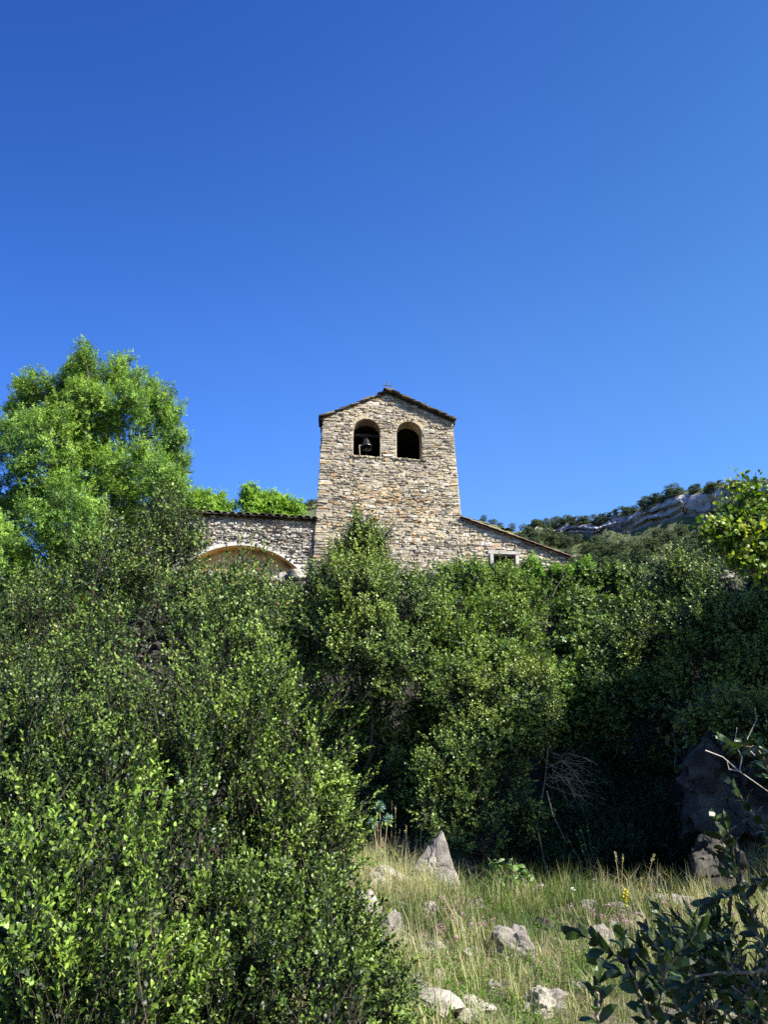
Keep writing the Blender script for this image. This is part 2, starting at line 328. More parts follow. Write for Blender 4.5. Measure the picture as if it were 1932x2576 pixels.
def branchlet(L, nsp, spl, pairs, ll, lw, hi=False, spread=.9, stem=.004, ang=.9, droop=0., alt=False):
    """one leafy branchlet along +z: side sprigs with leaves in pairs. returns (verts, tris, tint, stemverts, stemquads)"""
    P, Yd, Nd, Ls = [], [], [], []; sm = MB()
    z = np.linspace(0, 1, 5); cx, cy = rng.normal(0, .08*L, 2)
    spine = np.stack([cx*np.sin(z*3)*1., cy*np.sin(z*2.5), z*L], -1)
    sm.tube(spine, stem*np.linspace(1, .35, 5), 3)
    for k in range(nsp+1):
        t_ = (k+.6)/(nsp+.6) if k < nsp else 1.
        b0 = np.array([np.interp(t_, z, spine[:, i]) for i in range(3)])
        az = k*2.4 + rng.normal(0, .4); tl = spread*(1 - .3*t_)*(.7+.6*rng.random()) if k < nsp else .1
        d = np.array([math.sin(tl)*math.cos(az), math.sin(tl)*math.sin(az), math.cos(tl)])
        sl_ = spl*(.6+.7*rng.random())*(1.15-.5*t_) if k < nsp else spl*.8
        e = b0 + d*sl_ - np.array([0, 0, droop*sl_])
        sm.tube(np.stack([b0, (b0+e)/2 + rng.normal(0, .03*sl_, 3), e]), [stem*.5, stem*.4, stem*.2], 3)
        Bm = basis(d[None])[0]
        for j in range(pairs):
            q = (j+1)/pairs; p = b0 + (e-b0)*(.15+.85*q)
            for side in ((1,) if alt else (0, 1)):
                a = j*1.571 + side*math.pi + rng.normal(0, .25) + (j*math.pi if alt else 0)
                rad_ = Bm[:, 0]*math.cos(a) + Bm[:, 1]*math.sin(a)
                aa = ang*(1.1-.5*q) + rng.normal(0, .18)
                yd = rad_*math.sin(aa) + d*math.cos(aa) + np.array([0, 0, -droop]); nd = d*math.sin(aa) - rad_*math.cos(aa) + rng.normal(0, .25, 3)
                P.append(p); Yd.append(yd); Nd.append(nd); Ls.append(ll*(.65+.5*rng.random())*(1.1-.35*q))
    P, Yd, Nd, Ls = map(np.array, (P, Yd, Nd, Ls))
    v, f, k = leaves(P, Yd, Nd, Ls, Ls*lw/ll, hi)
    tint = np.clip(.55*rng.random(len(P)) + .60*P[:, 2]/L - .12, 0, 1); tint = np.where(rng.random(len(P)) < .006, 2., tint); tint = np.repeat(tint, k)  # paler tips; darker inner leaves put the shade of gaps into colour
    sv = np.concatenate(sm.v); sf = np.concatenate([a for a, _ in sm.f])
    return v, f, tint, sv, sf
def bake(mb_leaf, mb_stem, temps, pos, dirs, scale, tjit=.25, tbias=0):
    n = len(pos); R = basis(dirs); which = rng.integers(0, len(temps), n); tj = rng.normal(0, tjit, n) + tbias
    for w, (v, f, tint, sv, sf) in enumerate(temps):
        i = np.where(which == w)[0]
        if len(i) == 0: continue
        vv = np.einsum('nij,kj->nki', R[i], v)*scale[i][:, None, None] + pos[i][:, None]
        ff = f[None] + (np.arange(len(i))*len(v))[:, None, None]
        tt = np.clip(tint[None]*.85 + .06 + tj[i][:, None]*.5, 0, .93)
        tt = np.where(tint[None] > 1.5, 1., tt)
        mb_leaf.add(vv.reshape(-1, 3), ff.reshape(-1, f.shape[1]), tt.ravel())
        if mb_stem is not None:
            vv = np.einsum('nij,kj->nki', R[i], sv)*scale[i][:, None, None] + pos[i][:, None]
            ff = sf[None] + (np.arange(len(i))*len(sv))[:, None, None]
            mb_stem.add(vv.reshape(-1, 3), ff.reshape(-1, 4), .5)
def scatter(blobs, dens, up=.5, back=.3, inner=.25, rnd=.5, out=1.0, gap=.4, gth=.0):
    """positions and directions over the shells of ellipsoid blobs (centre, radii)"""
    PP, DD = [], []
    C_ = np.array([b[0] for b in blobs]); R_ = np.array([b[1] for b in blobs])
    for c, r in zip(C_, R_):
        area = 4*math.pi*np.mean([r[0]*r[1], r[0]*r[2], r[1]*r[2]]); n = max(3, int(dens*area))
        d = norm(rng.normal(size=(n, 3))); keep = (d[:, 1] < .25) | (rng.random(n) < back); d = d[keep]; n = len(d)
        q = np.where(rng.random(n) < inner, rng.uniform(.35, .75, n), rng.uniform(.78, 1.06, n)*out)
        q = q*(1 + .22*fbm(d*2.3 + c, 3))
        p = c + d*r*q[:, None]
        gp = (fbm(p*np.array([1, .75, .5])/gap + 3.3, 2) > gth + .2*(rng.random(n)-.5)) | ((q < .76) & (rng.random(n) < .5)); p = p[gp]; d = d[gp]; n = len(d)
        ins = ((p[:, None]-C_[None])/R_[None]); m = (np.sum(ins**2, -1) < .45).sum(1) > 0
        keep = ~m | (rng.random(n) < .25) ; p = p[keep]; d = d[keep]
        PP.append(p); DD.append(norm(d/r*np.mean(r) + np.array([0, 0, up]) + rng.normal(0, rnd*.6, d.shape)))
    return np.concatenate(PP), np.concatenate(DD)
def B(px, py, Y, r, fx=1., fz=1., fy=.9):
    q = pxr(r, Y); return (at(px, py, Y), np.array([q*fx, q*fy, q*fz]))
def limbs(mb, base, targets, r0, frac=.45, sides=6, wob=.15, n=7):
    base = np.array(base)
    for tg in targets:
        t_ = np.linspace(0, 1, n)[:, None]; L = np.linalg.norm(tg-base)
        mid = base + (tg-base)*np.array([.25, .25, .6]) + rng.normal(0, wob*L*.3, 3)
        p = (1-t_)**2*base + 2*t_*(1-t_)*mid + t_**2*tg + rng.normal(0, .012*L, (n, 3))*np.sin(t_*math.pi)
        mb.tube(p, r0*(rng.uniform(.5, 1))*np.linspace(1, .18, n), sides)
DENS = 5.4
def plant(name, base, blobs, temps, leafm, barkm, label, cat, dens, scale=1., r0=.05, up=.5, back=.3, inner=.2, group=None,
          nl=10, trunk=None, stems=True, rnd=.5, tjit=.25, tbias=0, gap=.42, gth=.02, crown='crown', extra=None, thin=None):
    t = thing(name, base, label, cat, group)
    lm, sm = MB(), MB()
    p, d = scatter(blobs, dens*DENS, up, back, inner, rnd, 1., gap, gth)
    if extra is not None: p = np.concatenate([p, extra[0]]); d = np.concatenate([d, extra[1]])
    if thin is not None: k = thin(p); p = p[k]; d = d[k]
    sc_ = scale*rng.uniform(.75, 1.25, len(p))
    tl = max(T_[0][:, 2].max() for T_ in temps)
    p = p - d*(sc_*tl*.62)[:, None]
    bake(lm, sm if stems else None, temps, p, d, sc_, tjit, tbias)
    lm.build(crown, leafm, t)
    bm = MB()
    tg = [b[0] for b in blobs]; ii = rng.integers(0, len(p), nl)
    start = np.array(base) - np.array([0, 0, .15])
    if trunk is not None:
        fork = np.array(trunk); m = (start+fork)/2 + rng.normal(0, .08, 3)
        bm.tube([start, start*.8+m*.2, m, fork], [r0*1.5, r0*1.2, r0, r0*.85], 9); limbs(bm, fork, tg + [p[i] for i in ii], r0*.55)
    else:
        for q in tg + [p[i] for i in ii]:
            limbs(bm, start + np.array([rng.normal(0, .15), rng.normal(0, .15), 0]), [q], r0)
    if stems: bm.v += sm.v; bm.f += [(f + bm.n, mi) for f, mi in sm.f]; bm.t += sm.t; bm.n += sm.n
    bm.build('trunk' if trunk is not None else 'stems', barkm, t)
    return t
def gnd(px, Y, dz=0.):
    p = at(px, 1288, Y); return np.array([p[0], Y, float(H(p[0], Y)) + dz])

# ------------------------------------------------------------------ church: local frame (u along the front, w into the building, z up)
SKEW = .115                                            # the plan is not quite square: the flanks run back at a slight angle
TH = math.radians(9.5)
UU = np.array([math.cos(TH), math.sin(TH), 0]); NN = np.array([-math.sin(TH), math.cos(TH), 0]); O0 = at(978, 1200, 29.0); O0[2] = 0
AX = np.array([UU, NN, [0, 0, 1.]])
def Wd(u, w, z):
    u, w, z = np.broadcast_arrays(np.asarray(u, float), np.asarray(w, float), np.asarray(z, float))
    u = u + SKEW*np.clip(w, 0, 9)*np.clip(1-(u-.2)/1.6, 0, 1)
    return O0 + u[..., None]*UU + w[..., None]*NN + z[..., None]*np.array([0, 0, 1.])
def fac(px, py, w=0.):
    d = ray(px, py); o = O0 + NN*w
    t_ = np.dot(o - CAM, NN)/np.dot(d, NN); p = CAM + d*t_
    return float(np.dot(p - O0, UU)), float(p[2])
def quadgrid(mb, P, tint=.5, mi=0):
    a, b = P.shape[:2]; i = np.arange(a*b).reshape(a, b)
    mb.add(P.reshape(-1, 3), np.stack([i[:-1, :-1], i[1:, :-1], i[1:, 1:], i[:-1, 1:]], -1).reshape(-1, 4), tint, mi)
class Open:
    """an opening: straight jambs, round head (rise 'h' over half width) or flat"""
    def __init__(s, ua, ub, z0, zs, rise): s.ua, s.ub, s.z0, s.zs, s.rise = ua, ub, z0, zs, rise; s.zt = zs + rise
    def at(s, z, grow=0.):
        c = (s.ua+s.ub)/2; h = (s.ub-s.ua)/2 + grow; rise = s.rise + (grow if s.rise > 0 else 0)
        if z < s.z0 or z > s.zs + rise or (s.rise == 0 and z > s.zs): return None
        if z <= s.zs: return (c-h, c+h)
        k = 1 - ((z-s.zs)/rise)**2
        return (c - h*math.sqrt(max(k, 0)), c + h*math.sqrt(max(k, 0)))
def free(z, uL, uR, ops, grow=0.):
    a = [(uL(z), uR(z))]
    for o in ops:
        q = o.at(z, grow)
        if q is None: continue
        b = []
        for s, e in a:
            if q[1] <= s or q[0] >= e: b.append((s, e)); continue
            b.append((s, max(q[0], s))); b.append((min(q[1], e), e))
        a = b
    return [x for x in a if x[1]-x[0] > .012]
def backing(mb, z0, z1, uL, uR, ops, thick, w0=0., step=.05, mi_j=0):
    cuts = set(np.round(np.arange(z0, z1, step), 4)) | {z1}
    for o in ops: cuts |= {round(o.z0, 4), round(o.zs, 4), round(o.zt, 4)}
    cuts = sorted(c for c in cuts if z0 <= c <= z1)
    for a, b in zip(cuts[:-1], cuts[1:]):
        if b-a < 1e-4: continue
        m = (a+b)/2; e = 1e-5
        fm = free(m, uL, uR, ops); fa = free(a+e, uL, uR, ops); fb = free(b-e, uL, uR, ops)
        if len(fa) != len(fm): fa = fm
        if len(fb) != len(fm): fb = fm
        for (a0, a1), (b0, b1) in zip(fa, fb):
            mb.add(np.stack([Wd(a0, w0, a), Wd(a1, w0, a), Wd(b1, w0, b), Wd(b0, w0, b)]), [[0, 1, 2, 3]])
            mb.add(np.stack([Wd(a0, w0, a), Wd(b0, w0, b), Wd(b0, w0+thick, b), Wd(a0, w0+thick, a)]), [[0, 1, 2, 3]], .5, mi_j)
            mb.add(np.stack([Wd(a1, w0, a), Wd(a1, w0+thick, a), Wd(b1, w0+thick, b), Wd(b1, w0, b)]), [[0, 1, 2, 3]], .5, mi_j)
    for o in ops:
        q = .02
        mb.add(np.stack([Wd(o.ua-q, w0, o.z0), Wd(o.ub+q, w0, o.z0), Wd(o.ub+q, w0+thick, o.z0), Wd(o.ua-q, w0+thick, o.z0)]), [[0, 1, 2, 3]], .5, mi_j)
WAVE = .05
def stone(mb, u0, u1, z0, z1, w0, prot, zmax=None, tint=None, wscale=1.):
    """one roughly dressed stone: irregular outline, bevelled, faceted face"""
    du, dz = u1-u0, z1-z0
    fr = [(0, 0), (.33, -.0), (.68, 0), (1, 0), (1, .5), (1, 1), (.66, 1), (.3, 1), (0, 1), (0, .5)]
    a = np.array(fr); a = a + rng.normal(0, 1, a.shape)*np.array([.05, .13])*np.array([1, 1])
    u = u0 + a[:, 0]*du; z = z0 + a[:, 1]*dz
    z = z + WAVE*fbm(np.stack([u*.9, z*.6, z*0], -1), 2); u = u + WAVE*.5*fbm(np.stack([u*.8, z*1.3, z*0+7], -1), 2)*(du < .3)
    if zmax is not None: z = np.minimum(z, zmax(u) - .005)
    cu, cz = u.mean(), z.mean(); k = min(.78, max(.4, 1 - .03/min(du, dz)))
    uf = cu + (u-cu)*(1-.22*rng.random(10)) ; zf = cz + (z-cz)*(.62 + .22*rng.random(10))
    pf = prot*(.55 + .7*rng.random(10)); tiltu, tiltz = rng.normal(0, .22, 2)*prot
    pf = np.maximum(pf + tiltu*a[:, 0]*1.5 + tiltz*a[:, 1]*1.5, .004)
    back_ = Wd(u, w0+.02, z); frn = Wd(uf, w0-pf, zf); ctr = Wd([cu + rng.normal(0, .1*du)], w0 - prot*(.9+.6*rng.random()), [cz + rng.normal(0, .1*dz)])
    V = np.concatenate([back_, frn, ctr]); i = np.arange(10); j = (i+1) % 10
    t_ = rng.random() if tint is None else tint
    mb.add(V, np.stack([i, j, j+10, i+10], -1), t_)
    mb.f.append((np.stack([i+10, j+10, np.full(10, 20)], -1) + (mb.n-len(V)), 0))
def masonry(mb, z0, z1, uL, uR, ops, ch=(.09, .19), wl=(.10, .42), w0=0., prot=(.02, .055), zmax=None, grow=.0, quoin=False, tintf=None):
    z = z0
    while z < z1 - .03:
        h = rng.uniform(*ch); h = min(h, z1 - z)
        for (a, b) in free(z+h/2, uL, uR, ops, grow):
            u = a; k = 0
            while u < b - .02:
                l = rng.uniform(*wl) * (h/.14)**.4
                if quoin and k == 0: l = rng.uniform(.22, .55)
                if b - (u+l) < .1: l = b-u
                zz0 = z + rng.normal(0, .012)
                if rng.random() < .22 and l > .16 and h > .12:
                    hh = h*rng.uniform(.4, .6)
                    for (c0, c1) in ((zz0, zz0+hh-.008), (zz0+hh, zz0+h)):
                        stone(mb, u+.006, u+l-.006, c0, c1-.006, w0, rng.uniform(*prot), zmax, tintf(u, z) if tintf else None)
                else:
                    stone(mb, u+.006, u+l-.006, zz0, zz0+h-.010, w0, rng.uniform(*prot), zmax, tintf(u, z) if tintf else None)
                u += l; k += 1
        z += h
def voussoirs(mb, o, n, depth, w0=0., prot=.03, full=True):
    c = (o.ua+o.ub)/2; h = (o.ub-o.ua)/2
    for k in range(n):
        a0 = math.pi*(k+.06)/n; a1 = math.pi*(k+.94)/n; dd = depth*rng.uniform(.75, 1.15)
        P = []
        for ww in (w0+.02, w0-prot*rng.uniform(.5, 1.3)):
            for aa, rr in ((a0, 0), (a1, 0), (a1, dd), (a0, dd)):
                P.append(Wd(c - (h+rr)*math.cos(aa), ww, o.zs + (o.rise+rr)*math.sin(aa)))
        mb.add(np.array(P), [[0, 1, 5, 4], [1, 2, 6, 5], [2, 3, 7, 6], [3, 0, 4, 7], [4, 5, 6, 7]], rng.uniform(.2, .7))

# ---- bell tower
TL = [fac(811.8, 1060), fac(792, 1341)]; TR = [fac(1141, 1084.7), fac(1168.9, 1386)]
def lin(p, q):
    k = (q[0]-p[0])/(q[1]-p[1]); return lambda z: p[0] + k*(z-p[1])
tL, tR = lin(*TL), lin(*TR)
APX = fac(975, 990); EL = fac(806, 1052); ER = fac(1145, 1063)
Z0 = 8.0
def roofz(u):
    u = np.asarray(u, float)
    return np.where(u < APX[0], APX[1] + (u-APX[0])*(APX[1]-EL[1])/(APX[0]-EL[0]), APX[1] + (u-APX[0])*(ER[1]-APX[1])/(ER[0]-APX[0]))
def tLg(z):
    s = (APX[1]-EL[1])/(APX[0]-EL[0]); return max(tL(z), APX[0] + (z-APX[1])/s)
def tRg(z):
    s = (ER[1]-APX[1])/(ER[0]-APX[0]); return min(tR(z), APX[0] + (z-APX[1])/s)
a_ = fac(888.5, 1146); b_ = fac(956.5, 1146); top = fac(922, 1054)
hw = (b_[0]-a_[0])/2; OP1 = Open(a_[0], b_[0], a_[1], top[1]-hw*.95, hw*.95)
a_ = fac(998.3, 1153); b_ = fac(1063, 1153); top = fac(1030, 1061)
hw = (b_[0]-a_[0])/2; OP2 = Open(a_[0], b_[0], a_[1], top[1]-hw*.95, hw*.95)
tower = thing('bell_tower', Wd(APX[0], 0, Z0), 'square rubble stone bell tower with two round arched belfry openings and gable roof', 'bell tower')
DEP = 4.4; wt = .62
m = MB(); backing(m, Z0, APX[1]-.03, tLg, tRg, [OP1, OP2], wt)
# the other three sides and the belfry room
for (u0f, u1f, w_a, w_b) in ((tL, tL, 0, DEP), (tR, tR, DEP, 0)):
    zs = np.linspace(Z0, 0, 2)*0 + np.array([Z0, float(roofz(u0f(15)))])
    P = np.stack([Wd(u0f(zs[0]), w_a, zs[0]), Wd(u0f(zs[0]), w_b, zs[0]), Wd(u0f(zs[1]), w_b, zs[1]), Wd(u0f(zs[1]), w_a, zs[1])]); m.add(P, [[0, 1, 2, 3]])
m.add(np.stack([Wd(tL(Z0), DEP, Z0), Wd(tR(Z0), DEP, Z0), Wd(tR(15.2), DEP, ER[1]), Wd(APX[0], DEP, APX[1]-.05), Wd(tL(15.2), DEP, EL[1])]), [[0, 1, 2, 3, 4]])
m.build('wall', M['mortar'], tower)
m = MB()
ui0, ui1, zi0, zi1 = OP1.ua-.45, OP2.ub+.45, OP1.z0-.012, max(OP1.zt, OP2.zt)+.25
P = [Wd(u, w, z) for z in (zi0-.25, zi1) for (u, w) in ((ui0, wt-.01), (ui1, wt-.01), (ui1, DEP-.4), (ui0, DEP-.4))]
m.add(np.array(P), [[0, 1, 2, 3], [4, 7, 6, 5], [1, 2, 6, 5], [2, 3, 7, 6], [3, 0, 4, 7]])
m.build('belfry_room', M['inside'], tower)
def tw_tint(u, z):     # more ochre stones mid-height, greyer at the foot and on the corner
    r = rng.random(); o_ = np.clip(1-abs(z-12.3)/2.4, 0, 1)*np.clip(.5 + 1.3*float(fbm(np.array([u*.9, z*.9, 4.]), 2)), 0, 1.4)
    if r < .06 + .30*o_: return rng.uniform(.58, .80)
    if z < 11.3 and u > -.3 and r < .75: return rng.choice([rng.uniform(.05, .3), rng.uniform(.84, .95)])
    return rng.choice([rng.uniform(.05, .56), rng.uniform(.84, 1)], p=[.87, .13])
m = MB()
masonry(m, Z0+.8, APX[1]-.06, tLg, tRg, [OP1, OP2], ch=(.045, .14), wl=(.06, .32), zmax=roofz, grow=.02, quoin=True, tintf=tw_tint, prot=(.003, .05))
voussoirs(m, OP1, 21, .16); voussoirs(m, OP2, 21, .16)
for o in (OP1, OP2):
    u = o.ua - .1
    while u < o.ub + .1:
        l = rng.uniform(.12, .3); stone(m, u, u+l-.01, o.z0-.07, o.z0+.012, 0, .07, None, rng.uniform(.3, .55)); u += l
# side faces: stones along the right and left flanks
m.build('stones', M['stone'], tower)
def slabs(mb, e, a, depth0, depth1, rows, over):
    """stone slabs laid in overlapping rows from the eaves e=(u,z) up to the ridge a=(u,z)"""
    e = np.array(e); a = np.array(a); d = a-e; L = np.linalg.norm(d); d /= L; nrm = np.array([-d[1], d[0]]); nrm *= np.sign(nrm[1])
    st = (L+over)/rows
    for r in range(rows):
        s0 = -over + r*st; w = depth0 + rng.uniform(-.03, .02)
        while w < depth1:
            wl = rng.uniform(.35, .75) if w > depth0+.1 else rng.uniform(.3, .6); th = rng.uniform(.028, .055); len_ = st*rng.uniform(1.35, 1.7)
            off = rng.uniform(0, .02); so_ = rng.uniform(-.05, .04)
            P = []
            for hh in (0, th):
                for (ss, ww) in ((s0+so_, w), (s0+so_, w+wl-.01), (s0+len_, w+wl-.01), (s0+len_, w)):
                    lift = .012 + .055*(1-(ss-s0-so_)/len_) + off
                    q = e + d*ss + nrm*(lift + hh) + rng.normal(0, .008, 2); P.append(Wd(q[0], ww + (rng.uniform(-.04, .02) if ww == w and w < depth0+.1 else 0), q[1]))
            mb.add(np.array(P), [[3, 2, 1, 0], [4, 5, 6, 7], [0, 1, 5, 4], [1, 2, 6, 5], [2, 3, 7, 6], [3, 0, 4, 7]], rng.random())
            w += wl
m = MB()
slabs(m, (tL(EL[1]), EL[1]), APX, -.13, DEP+.15, 13, .10); slabs(m, (tR(ER[1]), ER[1]), APX, -.26, DEP+.15, 13, .10)
for (e, s) in (((tL(EL[1])-.10, EL[1]-.07), 1), ((tR(ER[1])+.10, ER[1]-.07), -1)):     # bedding under the slabs
    P = [Wd(u, w, z) for (u, z) in (e, (APX[0], APX[1]-.03), (APX[0], APX[1]+.03), (e[0], e[1]+.06)) for w in (-.05, DEP+.1)]
    m.add(np.array(P), [[0, 2, 3, 1], [4, 6, 7, 5], [0, 4, 6, 2] if 0 else [0, 6, 4, 2], [1, 3, 5, 7], [0, 1, 7, 6]], .3)
for k in range(7): m.box(Wd(APX[0]+rng.normal(0, .03), .05+k*.7, APX[1]+.07), (rng.uniform(.3, .4), .66, .04), AX, .8, jit=.012)
m.box(Wd(APX[0]+.02, .12, APX[1]+.112), (.24, .3, .04), AX, .95, jit=.012)
m.build('roof', M['slate'], tower)
# iron cross
cz = APX[1]+.15; cu_ = APX[0]; m = MB()
ct = fac(976, 960, .12)[1] - cz
m.tube([Wd(cu_, .12, cz-.03), Wd(cu_, .12, cz+ct)], .019, 6); aw = .16
m.tube([Wd(cu_-aw, .12, cz+ct*.60), Wd(cu_+aw, .12, cz+ct*.60)], .017, 6)
for (u, z) in ((cu_-aw, cz+ct*.6), (cu_+aw, cz+ct*.6)): m.tube([Wd(u, .12, z-.035), Wd(u, .12, z+.035)], .012, 5)
m.tube([Wd(cu_-.03, .12, cz+ct), Wd(cu_+.03, .12, cz+ct)], .012, 5)
m.build('cross', M['iron'], tower)
# bell
bc = np.array(fac(919.5, 1126, .35)); bo = Wd(bc[0], .38, bc[1])
bell = thing('bell', bo, 'dark bronze bell hanging in the left belfry opening', 'bell')
tilt = math.radians(14); zb = norm(np.array([0, 0, 1.]) * math.cos(tilt) + NN*math.sin(tilt)); xb = norm(np.cross(NN, zb)); yb = np.cross(zb, xb); Mb = np.stack([xb, yb, zb], 1)
R = .23
prof = [(R, 0), (R*1.02, .015), (R*.93, .07), (R*.78, .15), (R*.68, .26), (R*.60, .36), (R*.50, .42), (R*.30, .455), (.001, .46)]
inner = [(.001, .42), (R*.42, .39), (R*.55, .30), (R*.66, .16), (R*.88, .03), (R, 0)]
m = MB(); m.lathe(prof, Mb, bo, 28); m.lathe(inner, Mb, bo, 28); m.build('bell_body', M['bell'], bell, smooth=True)
m = MB(); m.tube([bo + Mb @ np.array([0, 0, .40]), bo + Mb @ np.array([0, 0, -.03])], [.012, .014], 6); m.lathe([(.001, -.07), (.03, -.06), (.042, -.03), (.03, .0), (.001, .01)], Mb, bo, 10); m.build('clapper', M['iron'], bell)
m = MB(); hz = bo + Mb @ np.array([0, 0, .5])
for s in (-1, 1): m.tube([bo + Mb @ np.array([s*.05, 0, .44]), bo + Mb @ np.array([s*.07, 0, .5]), bo + Mb @ np.array([s*.02, 0, .56])], .016, 5)
m.build('crown', M['bell'], bell)
m = MB(); m.box(bo + Mb @ np.array([0, 0, .60]), (1.25, .10, .09), AX); m.build('headstock', M['wood'], bell)
m = MB(); rp = Wd(bc[0]-.29, .2, bc[1]); m.tube([rp + np.array([0, 0, .02]), rp + np.array([.03, 0, -.4])], .012, 5); m.tube([rp + np.array([0, 0, .02]), bo + Mb @ np.array([-.2, 0, .1])], .010, 5); m.build('pull_rod', M['deadtwig'], bell)

# ---- left wing: tiled eaves above a broad plastered arch
wl0 = .18
e1 = fac(463, 1283, wl0-.25); e2 = fac(797, 1302, wl0-.25); ez = (e1[1]+e2[1])/2
uWL = fac(200, 1350, wl0)[0]; uWR = tL(11.5) + .10
apx = fac(612, 1373, wl0); a_ = fac(752, 1436, wl0); hwid = a_[0]-apx[0]; sag = apx[1]-a_[1]; Rr = (hwid**2+sag**2)/(2*sag)
OPA = Open(apx[0]-Rr, apx[0]+Rr, Z0-.2, apx[1]-Rr, Rr)
wing = thing('church_wing', Wd((uWL+uWR)/2, wl0, Z0), 'stone church wing with wide plastered arch and scalloped tile eaves, left of bell tower', 'church wing')
m = MB(); backing(m, Z0, ez-.02, lambda z: uWL, lambda z: uWR, [OPA], .5, wl0)
m.add(np.stack([Wd(uWL, wl0, Z0), Wd(uWL, wl0+5, Z0), Wd(uWL, wl0+5, ez+1.6), Wd(uWL, wl0, ez)]), [[0, 1, 2, 3]])
m.add(np.stack([Wd(uWL, wl0+5, Z0), Wd(uWR, wl0+5, Z0), Wd(uWR, wl0+5, ez+1.6), Wd(uWL, wl0+5, ez+1.6)]), [[0, 1, 2, 3]])
m.build('wall', M['mortar'], wing)
m = MB(); WAVE = .09; masonry(m, Z0, ez-.02, lambda z: uWL, lambda z: uWR, [OPA], ch=(.05, .16), wl=(.07, .30), w0=wl0, prot=(.02, .10), grow=.13, tintf=lambda u, z: rng.random()**1.0*.9)
m.build('stones', M['stoneL'], wing); WAVE = .05
m = MB(); n = 60; t_ = np.linspace(0, math.pi, n)      # smooth lime band around the arch and the plastered vault behind
for (ra, rb, wa, wb) in ((0, .15, wl0-.05, wl0-.035), (.0, .0, wl0-.05, wl0+.02), (.15, .15, wl0-.035, wl0+.03)):
    P = np.stack([Wd(apx[0]-(Rr+ra)*np.cos(t_), wa, OPA.zs+(Rr+ra)*np.sin(t_)), Wd(apx[0]-(Rr+rb)*np.cos(t_), wb, OPA.zs+(Rr+rb)*np.sin(t_))], 1); quadgrid(m, P)
m.build('arch_band', M['lime'], wing)
m = MB()
P = np.stack([Wd(apx[0]-(Rr-.004)*np.cos(t_), w, OPA.zs+(Rr-.004)*np.sin(t_)) for w in (wl0+.0, wl0+.2, wl0+.4, wl0+.55)], 1); quadgrid(m, P)
m.add(np.stack([Wd(uWL+.1, wl0+.55, Z0), Wd(uWR-.3, wl0+.55, Z0), Wd(uWR-.3, wl0+.55, ez-.1), Wd(uWL+.1, wl0+.55, ez-.1)]), [[0, 1, 2, 3]])
m.build('vault', M['plaster'], wing, smooth=True)
m = MB(); pit = math.radians(17); u = uWL-.1; sd = 0
while u < uWR - .05:                                   # rows of barrel tiles
    wt_ = .27; rr = .105*rng.uniform(.8, 1.12)
    tt = np.linspace(0, math.pi, 7); n_t = 11; base = .0
    for k in range(n_t):
        s0 = -.30 + k*.46 + rng.normal(0, .015); s1 = s0+.52; r0_, r1_ = rr*1.08, rr*.9
        P = []
        for s_, r_, lf in ((s0, r0_, .03), (s1, r1_, .0)):
            for th_ in (0, .014):
                P.append(Wd(u+wt_/2 - (r_+th_)*np.cos(tt), wl0 + s_*math.cos(pit), ez + .02 + lf + s_*math.sin(pit) + (r_+th_)*np.sin(tt)*.66))
        P = np.array(P)                                # 4 x 7 x 3 : in0,out0,in1,out1
        v = P.reshape(-1, 3); i = np.arange(6); q = 7
        f = [np.stack([i+q, i+q+1, i+3*q+1, i+3*q], -1), np.stack([i, i+2*q, i+2*q+1, i+1], -1), np.stack([i, i+1, i+q+1, i+q], -1)]
        m.add(v, np.concatenate(f), rng.random())
    P = np.stack([Wd(u + .5*wt_ + .135*np.cos(tt + math.pi), wl0 + s_*math.cos(pit), ez + .02 + s_*math.sin(pit) + .05*np.sin(tt+math.pi)) + np.array([.135, 0, 0]) for s_ in (-.25, 5.2)], 0)
    quadgrid(m, P, rng.random())
    u += wt_
m.add(np.stack([Wd(uWL-.1, wl0-.22, ez-.055), Wd(uWR, wl0-.22, ez-.055), Wd(uWR, wl0+5.2, ez-.055+5.4*math.tan(pit)), Wd(uWL-.1, wl0+5.2, ez-.055+5.4*math.tan(pit)), Wd(uWL-.1, wl0-.22, ez-.01), Wd(uWR, wl0-.22, ez-.01), Wd(uWR, wl0+5.2, ez-.01+5.4*math.tan(pit)), Wd(uWL-.1, wl0+5.2, ez-.01+5.4*math.tan(pit))]), [[3, 2, 1, 0], [4, 5, 6, 7], [0, 1, 5, 4]], .15)
m.build('roof', M['tileold'], wing)

# ---- right lean-to with small barred window
wr0 = .06
r1 = fac(1165, 1308, wr0); r2 = fac(1428, 1403, wr0)
rk = (r2[1]-r1[1])/(r2[0]-r1[0])
uRL = tR(11)-.08; uRR = fac(1425, 1420, wr0)[0]
rz = lambda u: r1[1] + (np.asarray(u)-r1[0])*rk
o0 = fac(1241, 1440, wr0); o1 = fac(1297, 1398, wr0); OPW = Open(o0[0], o1[0], o0[1]-.12, o1[1], 0.)
lean = thing('church_annexe', Wd((uRL+uRR)/2, wr0, Z0), 'low stone annexe with sloping red tile verge and barred window, right of bell tower', 'annexe')
uRf = lambda z: min(uRR, r1[0] + (z-r1[1])/rk)
OPW.rise = 0; m = MB(); backing(m, Z0, float(rz(uRL))-.03, lambda z: uRL, uRf, [OPW], .45, wr0)
m.add(np.stack([Wd(uRR, wr0, Z0), Wd(uRR, wr0+5, Z0), Wd(uRR, wr0+5, rz(uRR)), Wd(uRR, wr0, rz(uRR))]), [[0, 1, 2, 3]])
m.add(np.stack([Wd(uRL, wr0+5, Z0), Wd(uRR, wr0+5, Z0), Wd(uRR, wr0+5, rz(uRR)), Wd(uRL, wr0+5, rz(uRL))]), [[0, 1, 2, 3]])
m.build('wall', M['mortar'], lean)
